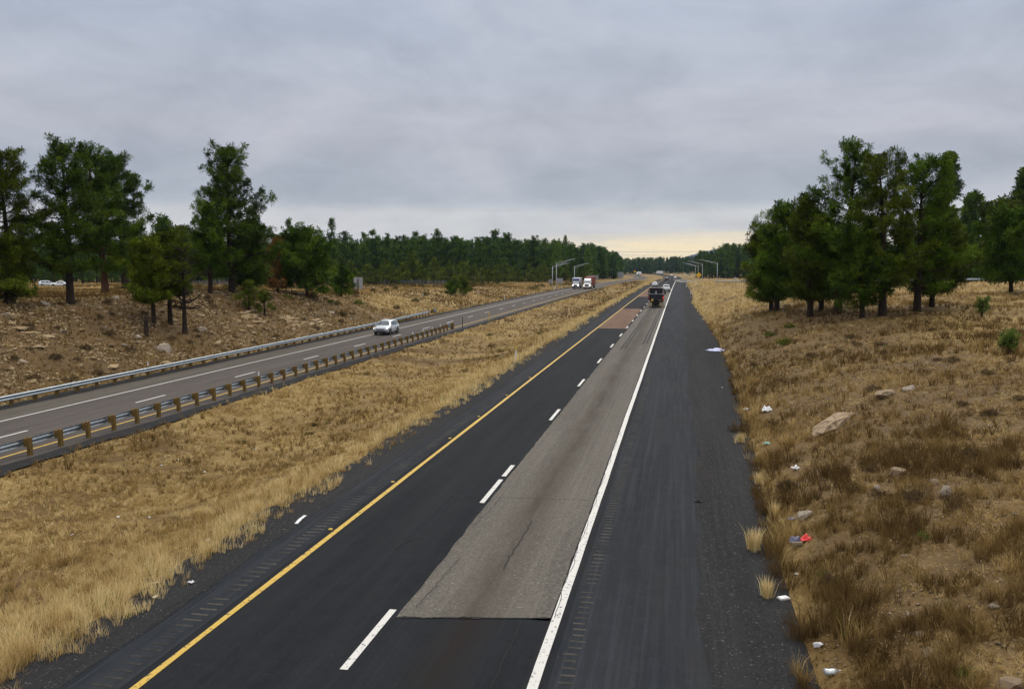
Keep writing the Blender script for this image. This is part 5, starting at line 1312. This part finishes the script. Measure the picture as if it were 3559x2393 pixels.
V, F, T = blades(np.stack([X2, Y2, land(X2, Y2)], -1), 6, rg.uniform(.05, .16, n2_), rg.uniform(.8, 2.4, n2_), np.maximum(.0065, .0003 * d2), np.clip(tn, .02, .93), rg, False)
VV.append(V); FF.append(None); TT.append(T)
f5 = np.concatenate(FF[:-1]); F = np.concatenate([f5, F + off])
struct(link('grass', np_mesh('grass', np.concatenate(VV), F, M['grass'], np.concatenate(TT))), 'stuff')
print('grass blades', off)

# bunch grass clumps and shrubs, each a thing of its own
def clump_mesh(seed, h_, n, lean, tint, w=.006, mat='grass', tw=.1):
    r_ = np.random.default_rng(seed); m_ = 9
    P = np.stack([r_.normal(0, h_ * .16, m_), r_.normal(0, h_ * .16, m_), np.zeros(m_)], -1)
    V, F, T = blades(P, n, np.full(m_, h_), np.full(m_, lean), np.full(m_, w), np.clip(r_.normal(tint, tw, m_), 0, .95), r_, True)
    return np_mesh('grass_clump', V, F, M[mat], T)
CL = [clump_mesh(k, .62, 22, .28, .80, .0065) for k in range(4)]
CLUMPS = [(2.05, 23.8, 1.0, 'upright straw clump growing out of the cinders, alone beside the red wrapper'), (2.88, 26.6, .9, 'round tan straw ball at the cinder edge near the white stone'), (2.82, 31.0, .7, 'pale straw clump at the cinder edge above the round straw ball'),
          (2.6, 38.2, .7, 'thin straw clump standing out on the cinders, farthest of the row'), (2.15, 20.3, .75, 'thin straw stems at the cinder edge left of the white carton'), ]
for i, (x, y, s_, lab) in enumerate(CLUMPS):
    o = link('grass_clump', CL[i % 4]); o.location = (x, y, max(Z(x, y), float(zm(y)) + .01)); o.scale = (s_,) * 3; o.rotation_euler = (0, 0, i)
    tag(o, lab, 'grass clump', 'straw clumps on the cinder shoulder')
def bush_mesh(seed, mat, tint, n=150, flat=.62, k=9, size=.20):
    r_ = np.random.default_rng(seed); u = unit(r_.normal(0, 1, (n, 3))); u[:, 2] = np.abs(u[:, 2])
    rad = r_.uniform(.55, 1.0, n)[:, None] * (1 + .18 * np.sin(3 * np.arctan2(u[:, 1], u[:, 0]) + seed)[:, None])
    P = u * rad * np.array([1, 1, flat]) * .8
    V, F, T = sprays(P, unit(u + [0, 0, .6]), np.full(n, size) * r_.uniform(.7, 1.3, n), r_.normal(tint, .14, n), k, r_, .5, .07)
    st = [(np.array([(0, 0, -.1), p * .5 + [0, 0, .05], p]), np.array([.02, .013, .006])) for p in P[:26]]
    V2, F2 = tubes_np(st, 4)
    return np_mesh('foliage', V, F, M[mat], T), np_mesh('stems', V2, F2, M['deadwood'])
SG = [bush_mesh(k, 'sage', .5) for k in range(4)]; BB = [bush_mesh(10 + k, 'brownbush', .62, 130, .6) for k in range(4)]; GB = [bush_mesh(20 + k, 'pine_yellow', .5, 150, .7) for k in range(2)]
def shrub(x, y, r_, lab, pool, group, name='shrub'):
    f, s_ = pool[rgn.integers(len(pool))]
    t = thing(name, lab, 'shrub', (x, y, Z(x, y)), rgn.uniform(0, 6.2), group); t.scale = (r_, r_, r_ * rgn.uniform(.8, 1.2) * (1.5 if 'rabbitbrush' in lab else 1))
    link('foliage', f, t); link('stems', s_, t)
k = 0
while k < 105:                                                        # rabbitbrush humps over the meadow
    a = rgn.uniform(R(-36), R(-13)); d_ = rgn.uniform(110, 300); x, y = math.sin(a) * d_, math.cos(a) * d_
    if x > -42 + float(sL(y)) or (x < -75 and y < 140): continue
    shrub(x, y, rgn.uniform(.6, 1.3), 'rounded olive rabbitbrush in the dry meadow beyond the far guardrail', SG, 'rabbitbrush in the left meadow'); k += 1
for x, y in ((-44.3, 262), (-46, 268), (-45, 275), (-47, 283), (-48, 292), (-47, 300), (-49, 308), (-46, 316), (-48, 330), (-46, 340), (-50, 345), (-45, 352)):
    shrub(x, y, rgn.uniform(1.2, 1.8), 'olive bush in the low hedge of shrubs behind the left lamp poles', SG, 'shrubs behind the left lamp poles')
for x, y, r_, lab in ((-48.5, 116, .9, 'bright green low bush right of the lone round pine'), (-47.6, 124.5, 1.0, 'bright green bush at the foot of the pine hiding the sign back'), (-50.8, 107, .8, 'green bush in the grass left of the lone round pine'), (-53.0, 84, 1.0, 'low green bush between the trunks above the rock ledge')):
    shrub(x, y, r_, lab, GB, 'green bushes in the left meadow')
k = 0
while k < 36:                                                        # dead brown weeds on the right bank
    y = rgn.uniform(16, 66); x = rgn.uniform(3.4, 4 + .26 * y)
    shrub(x, y, rgn.uniform(.28, .55), 'dark brown dead weed bush on the right bank', BB, 'dead weed bushes on the right bank'); k += 1
k = 0
while k < 60:
    y = rgn.uniform(46, 118); x = rgn.uniform(-53, -40.8)
    shrub(x, y, rgn.uniform(.3, .7), 'dark brown low bush among the rocks of the left bank', BB, 'dead bushes on the left bank'); k += 1
for x, y, r_, lab in ((7.50, 75.9, .75, 'left one of two green grey bushes on the slope below the grove'), (7.64, 67.2, .8, 'right one of two green grey bushes on the slope below the grove'), (2.95, 40.8, .75, 'dark bush overhanging the cinder shoulder beside the white litter'), (9.27, 77.8, .6, 'small green bush on the slope right under the grove')):
    shrub(x, y, r_, lab, BB if 'dark' in lab else GB, None)
k = 0
while k < 14:
    y = rgn.uniform(22, 110); x = rgn.uniform(-24, -15)
    shrub(x, y, rgn.uniform(.25, .5), 'low brownish bush in the median grass', SG, 'low bushes in the median'); k += 1
for x, y, lab in ((4.6, 14.6, 'small bright green weed at the bottom right corner'), (5.5, 20.7, 'green weed tuft at the right edge of the bank'), (3.35, 20.6, 'pale green weed tuft above the clear bottle')):
    o = link('weed', bush_mesh(33, 'brightgreen', .5, 40, .6, 7, .3)[0]); o.location = (x, y, Z(x, y)); o.scale = (.22, .22, .26); tag(o, lab, 'weed')

# ---------------------------------------------------------------- rocks
def rock_mesh(seed, sx_, sy_, sz_, mat, pts=16, box=.5, rough=.018):
    """broken stone: the hull of points strewn over a rounded block"""
    r_ = np.random.default_rng(seed); V = unit(r_.normal(0, 1, (pts, 3)))
    V = (V * (1 - box) + np.clip(V * 1.9, -1, 1) * box) * r_.uniform(.8, 1.08, (pts, 1))
    bm = bmesh.new(); vs = [bm.verts.new(v * [sx_, sy_, sz_]) for v in V]
    bmesh.ops.convex_hull(bm, input=vs)
    bmesh.ops.delete(bm, geom=[v for v in bm.verts if not v.link_faces], context='VERTS')
    bmesh.ops.bevel(bm, geom=list(bm.edges), offset=.05 * min(sx_, sy_, sz_), segments=1, affect='EDGES')
    if rough:
        bmesh.ops.triangulate(bm, faces=bm.faces); bmesh.ops.subdivide_edges(bm, edges=list(bm.edges), cuts=1, use_grid_fill=True)
        for v in bm.verts: c = v.co * (5. / max(sx_, sy_)); v.co *= 1 + rough * (math.sin(c.x * 3 + seed) * math.sin(c.y * 4 + 1) + .6 * math.sin(c.y * 9 + c.z * 7) + .4 * math.sin(c.x * 15 - c.z * 13) + r_.normal(0, .35))
    me = bpy.data.meshes.new('rock'); bm.to_mesh(me); bm.free(); me.materials.append(M[mat]); return me
def rock(me, x, y, s_, lab, group=None, sink=.25, rz=None, tilt=0., flat=1.):
    o = link('rock', me); o.location = (x, y, Z(x, y) + s_ * (.5 - sink) * .5 * flat); o.scale = (s_, s_, s_ * flat)
    o.rotation_euler = (rgn.normal(0, .15) + tilt, rgn.normal(0, .15), rgn.uniform(0, 6.2) if rz is None else rz)
    return tag(o, lab, 'rock', group)
RK = [rock_mesh(k, 1, .75, .55, 'rock') for k in range(6)] + [rock_mesh(9 + k, .62, 1.15, .26, 'rock', 22, .85) for k in range(4)]
RP = [rock_mesh(30 + k, 1, .8, .6, 'rock_white') for k in range(3)]; RB = [rock_mesh(40 + k, 1, .75, .6, 'rock_pink') for k in range(3)]
k = 0
while k < 225:
    y = 44 + 75 * rgn.random() ** 1.2; x = -40.3 - 13 * rgn.random() ** .8
    s_ = rgn.uniform(.16, .40) * (1.7 if rgn.random() < .15 else 1)
    rock(RK[rgn.integers(10)] if rgn.random() < .85 else RP[rgn.integers(3)], x, y, s_, 'pale broken rock lying on the rocky left bank', 'rocks on the left bank', flat=rgn.uniform(.6, 1.)); k += 1
k = 0
for cx, cy, ln_, nc in ((-45.6, 89.0, 5.0, 4), (-43.9, 95.5, 4.0, 4), (-43.2, 101, 2.5, 3), (-47.5, 57.5, 2.2, 3)):   # bedded ledges stepping up the bank
    for c in range(nc):
        y = cy - ln_ / 2 + rgn.uniform(0, 1.2) + .25 * c; zz = Z(cx, cy) - .16 + c * .30
        while y < cy + ln_ / 2 - .2 * c:
            s_ = rgn.uniform(.5, .95)
            o = rock(RK[6 + rgn.integers(4)], cx - c * .62 + rgn.normal(0, .16), y, s_, 'flat slab of a layered limestone ledge on the left bank', 'ledge slabs on the left bank', rz=rgn.normal(0, .10), flat=.62 / s_ * rgn.uniform(.7, 1.2))
            o.rotation_euler[0] = rgn.normal(0, .04); o.rotation_euler[1] = rgn.normal(0, .04)
            o.location.z = max(zz, Z(o.location.x, o.location.y) - .08) + rgn.normal(0, .04); y += s_ * rgn.uniform(1.7, 2.5)
rock(RP[0], -43.2, 66.8, .75, 'white squarish boulder right above the far guardrail', rz=.4)
# right bank
b0 = rock_mesh(60, .62, 1.9, .50, 'rock_pink', 60, .35, .055)
o = rock(b0, 6.3, 36.8, 1.0, 'long pale limestone outcrop lying up the right bank', rz=-.545, sink=.5)
o.rotation_euler = (.13, -.38, -.545); o.scale = (1.05, .88, .75); o.location.z = Z(6.3, 36.8) - .10
rock(b0, 8.87, 39.73, .5, 'narrow pale outcrop above the long pinkish one', rz=-.6, sink=.6)
rock(RP[1], 3.57, 25.30, 0.234, 'rounded white stone beside the dark scrap near the cinder edge', sink=.0, flat=1.2)
rock(RP[2], 9.77, 39.91, 0.265, 'upright pale stone to the right of the long outcrop', flat=1.3)
rock(RB[1], 6.41, 27.04, 0.265, 'pale stone half hidden in weeds below the long outcrop', flat=1.1)
rock(RP[0], 6.80, 23.56, 0.187, 'pointed white stone on bare soil in the middle of the right bank', flat=1.6, sink=0)
rock(RB[2], 5.02, 13.92, 0.234, 'rounded pale stone at the very bottom right corner', flat=1.2, sink=.1)
rock(RB[0], 4.35, 15.67, 0.133, 'small twin lobed stone above the bottom right corner')
rock(RP[0], 5.65, 26.05, 0.125, 'small white stone left of the pointed one')
rock(RB[1], 5.81, 35.79, 0.328, 'pale block at the lower left end of the long outcrop', sink=.2)
for x, y in ((12.35, 112.5), (11.76, 109.1), (12.15, 105.2)): rock(RP[rgn.integers(3)], x, y, .45, 'white stone of a little heap under the leftmost grove trunk', 'stones under the right grove')
k = 0
while k < 60:
    y = 13 + 45 * rgn.random() ** 1.3; x = rgn.uniform(3.2, 4.5 + .27 * y)
    rock((RB + RP)[rgn.integers(6)], x, y, rgn.uniform(.045, .13), 'small pale stone lying in the dry grass of the right bank', 'small stones on the right bank', sink=.1, flat=rgn.uniform(.6, 1)); k += 1
def rubble(name, pts, smin, smax, mat, seed, bare=0):
    r_ = np.random.default_rng(seed); base = np.array([(1, 0, 0), (-1, 0, 0), (0, 1, 0), (0, -1, 0), (0, 0, .7), (0, 0, -.7)], float)
    f = np.array([(0, 2, 4), (2, 1, 4), (1, 3, 4), (3, 0, 4), (2, 0, 5), (1, 2, 5), (3, 1, 5), (0, 3, 5)])
    n = len(pts); V = base[None] * r_.uniform(.6, 1.3, (n, 6, 1)) * r_.uniform(smin, smax, (n, 1, 1)) + r_.normal(0, .15, (n, 6, 3)) * smin
    c_, s_ = np.cos(r_.uniform(0, 6, n)), np.sin(r_.uniform(0, 6, n))
    V = V + pts[:, None]
    return struct(link(name, np_mesh(name, V.reshape(-1, 3), (f[None] + np.arange(n)[:, None, None] * 6).reshape(-1, 3), M[mat])), 'stuff')
n = 9000; y = 12 + 55 * rg.random(n) ** 1.5; x = toe(y) + .3 + rg.random(n) ** .9 * (2 + .3 * y); k = rg.random(n) < .25 + .75 * ss(.50, .64, cells(x, y, .28, 9.))
rubble('gravel', np.stack([x, y, land(x, y) + .01], -1)[k], .015, .05, 'rock_pink', 3)
n = 8500; y = 42 + 80 * rg.random(n); x = -39.6 - 14.5 * rg.random(n); k = rg.random(n) < ss(.30, .6, cells(x, y, .3, 5.))
rubble('gravel', np.stack([x, y, land(x, y) + .02], -1)[k], .05, .20, 'rock', 4)
n = 420; y = 12 + 40 * rg.random(n) ** 1.5; x = rg.uniform(.9, 2.4, n)
rubble('gravel', np.stack([x, y, zm(y) + .014], -1), .004, .011, 'rock_white', 6)

# ---------------------------------------------------------------- litter
def crumple(name, lab, x, y, sx_, sy_, sz_, mat, seed, rz=0., cat='litter'):
    r_ = np.random.default_rng(seed); n_ = 9; u = np.linspace(-1, 1, n_); UX, UY = np.meshgrid(u, u)
    fold = .5 * np.sin(3.1 * UX + 2 * UY + seed) + .5 * np.sin(4.7 * UY - 2.2 * UX + seed * 2) + r_.normal(0, .25, UX.shape)
    edge = 1 - np.maximum(np.abs(UX), np.abs(UY)) ** 3
    V = np.stack([UX * sx_ * (1 + .15 * np.sin(5 * UY + seed)), UY * sy_ * (1 + .2 * np.sin(4 * UX + seed)), sz_ * (.35 + .65 * edge) * (.6 + .4 * fold)], -1).reshape(-1, 3)
    i = np.arange(n_ * n_).reshape(n_, n_)
    o = link(name, np_mesh(name, V, np.stack([i[:-1, :-1], i[:-1, 1:], i[1:, 1:], i[1:, :-1]], -1).reshape(-1, 4), M[mat]))
    o.location = (x, y, max(Z(x, y), float(zm(y)) + .01 if -12.6 < x < 3 else -99) + .02); o.rotation_euler = (0, 0, rz)
    return tag(o, lab, cat)
crumple('cloth', 'bluish white cloth lying crumpled on the cinder shoulder', 3.25, 78.4, .62, .85, .30, 'litterblue', 1, .9, 'cloth')
crumple('plastic_bag', 'crumpled white plastic bag in the weeds below the bank outcrop', 4.29, 44.0, .24, .21, .26, 'litterwhite', 2, .3, 'plastic bag')
crumple('paper', 'flat white paper scrap at the cinder edge left of the white bag', 3.55, 46.3, .24, .12, .12, 'litterwhite', 3, .2, 'paper')
crumple('plastic_bag', 'small torn white bag deeper in the weeds, nearer than the other bag', 4.09, 31.4, .14, .11, .19, 'litterwhite', 4, .9, 'plastic bag')
crumple('plastic_scrap', 'pale teal plastic scrap in the grass near the cinder edge', 3.62, 36.8, .12, .10, .14, 'litterteal', 5)
t = thing('wrapper', 'red and slate blue wrapper lying open at the cinder edge', 'wrapper', (3.22, 23.4, Z(3.22, 23.4) + .06), .2)
for nm, mt, dx, dy, a, b, c, sd in (('red_sheet', 'litterred', .14, .04, .17, .10, .20, 6), ('red_strip', 'litterred', .22, -.10, .05, .14, .12, 7), ('blue_sheet', 'litterslate', -.13, 0, .17, .10, .17, 8)):
    o = crumple(nm, '', 0, 0, a, b, c, mt, sd, .3); del o['label'], o['category']; o.parent = t; o.location = (dx, dy, 0)
MB().box(-.28, .0, -.20, -.13, -.03, .05, bev=.01).build('cardboard_strip', M['mudflap'], t)
t = thing('foam_box', 'small white foam box on the straw at the cinder edge', 'box', (2.46, 20.3, Z(2.46, 20.3) + .02), .5); t.scale = (.8, .8, .8)
MB().box(-.14, .14, -.09, .09, 0, .09, tx=-.02, ty=-.02, bev=0).build('tray', M['litterwhite'], t); MB().box(-.15, .15, -.1, .1, .09, .12, bev=.02).build('lid', M['litterwhite'], t)
t = thing('carton', 'white drink carton tipped over beside the tall straw clump', 'carton', (2.75, 17.6, Z(2.75, 17.6) + .06), .9); t.rotation_euler[0] = 1.2; t.scale = (.8, .8, .8)
MB().box(-.05, .05, -.05, .05, 0, .16).loft([[(-.05, -.05, .16), (.05, -.05, .16), (.05, .05, .16), (-.05, .05, .16)], [(-.05, -.008, .21), (.05, -.008, .21), (.05, .008, .21), (-.05, .008, .21)]]).build('body', M['litterwhite'], t)
MB().box(-.05, .05, -.006, .006, .212, .235).build('top_seam', M['litterwhite'], t)
t = thing('bottle', 'crushed clear bottle shining in the brown weeds near the bottom edge', 'bottle', (2.86, 16.3, Z(2.86, 16.3) + .07), .3); t.scale = (.8, .8, .8)
MB().loft([[(z, r_ * math.cos(a) * q, r_ * math.sin(a) * f) for a in [2 * math.pi * j / 14 for j in range(14)]] for z, r_, q, f in ((-.17, .07, 1, .7), (-.15, .10, 1.05, .75), (-.05, .10, 1.1, .6), (.05, .105, 1.05, .7), (.11, .08, 1, .8), (.15, .035, 1, 1), (.20, .03, 1, 1))]).build('body', M['clear'], t, True)
MB().disc((.21, 0, 0), (1, 0, 0), .035, .03, 12).build('cap', M['litterwhite'], t)
t = MB().loft([[(0.10 * math.cos(a) + .025 * math.cos(b) * math.cos(a), .10 * math.sin(a) + .025 * math.cos(b) * math.sin(a), .03 + .02 * math.sin(b)) for b in [2 * math.pi * j / 6 for j in range(6)]] for a in [2 * math.pi * i / 18 for i in range(19)]], caps=False).build('rubber_ring', M['black'])
t.location = (.68, 28.3, float(zm(28.3)) + .006); tag(t, 'little black rubber ring on the grey shoulder', 'rubber ring')
t = MB().loft([[(-.05, -.42, 0), (.05, -.42, 0), (.05, -.42, .012), (-.05, -.42, .012)], [(-.06, 0, .0), (.05, 0, .01), (.05, 0, .03), (-.06, 0, .02)], [(-.03, .42, 0), (.06, .42, 0), (.06, .42, .014), (-.03, .42, .014)]]).build('plastic_strip', M['litterwhite']); t.location = (-11.13, 24.0, float(zm(24.)) + .014); t.rotation_euler = (0, 0, .12); tag(t, 'stray white strip lying on the dark left shoulder', 'plastic strip')
MB_d = crumple('dark_scrap', 'dark slate scrap tucked under the rounded white stone', 3.32, 25.6, .16, .07, .08, 'litterslate', 9, .2)
for i, (x, y, lab) in enumerate(((-19.9, 33.5, 'white scrap in the middle of the median grass'), (-13.1, 22.1, 'white scrap at the pale grass edge level with the white strip'), (-19.3, 26.8, 'white scrap deep in the left part of the median'), (-11.5, 18.6, 'tiny white scrap on the cinders by the median'), (-12.3, 18.4, 'pale yellow scrap at the grass edge, upper of two'), (-11.8, 17.6, 'pale yellow scrap on the cinders, lower of two'), (-19.8, 37.9, 'white torn scrap in the median, farthest one'))):
    crumple('litter_scrap', lab, x, y, rgn.uniform(.05, .09), .045, .06, 'litterwhite' if 'yellow' not in lab else 'postcream', 20 + i, i)
for i, (y, lab) in enumerate(((23.3, 'nearest'), (28.9, 'second'), (36.7, 'third'), (42.3, 'fourth'), (49.5, 'fifth'), (57.5, 'sixth'))):
    t = MB().box(-.06, .06, -.05, .05, 0, .025, tx=.02, ty=.02).build('road_reflector', M['postyellow']); t.location = (-9.88, y, float(zm(y)) + .005)
    tag(t, lab + ' yellow road stud left of the yellow line, counting from the bottom', 'road stud', 'yellow road studs')
k = 0
while k < 14:
    y = rgn.uniform(13, 60); x = rgn.uniform(2.4, 3.6) if rgn.random() < .6 else rgn.uniform(-26, -12.5)
    crumple('litter_scrap', 'tiny white scrap of litter on the right cinder edge' if x > 0 else 'tiny white scrap of litter in the median grass', x, y, .04, .03, .05, 'litterwhite', 60 + k, k)['group'] = 'tiny scraps on the right' if x > 0 else 'tiny scraps in the median'; k += 1

# ---------------------------------------------------------------- haze
hz = MB().box(-4700, 4700, -600, 5400, -22, 110).build('haze', None) if False else None
me = bpy.data.meshes.new('haze'); bm = bmesh.new(); bmesh.ops.create_cube(bm, size=1); bm.to_mesh(me); bm.free()
hz = link('haze', me); hz.scale = (9400, 6000, 160); hz.location = (0, 2400, 50); struct(hz, 'stuff')
hm = bpy.data.materials.new('haze_air'); hm.use_nodes = True; ht = hm.node_tree; ht.nodes.clear()
pv = ht.nodes.new('ShaderNodeVolumePrincipled'); pv.inputs['Color'].default_value = (.58, .74, 1, 1); pv.inputs['Density'].default_value = .5e-4; pv.inputs['Anisotropy'].default_value = .2
ho = ht.nodes.new('ShaderNodeOutputMaterial'); ht.links.new(pv.outputs[0], ho.inputs['Volume'])
me.materials.append(hm)
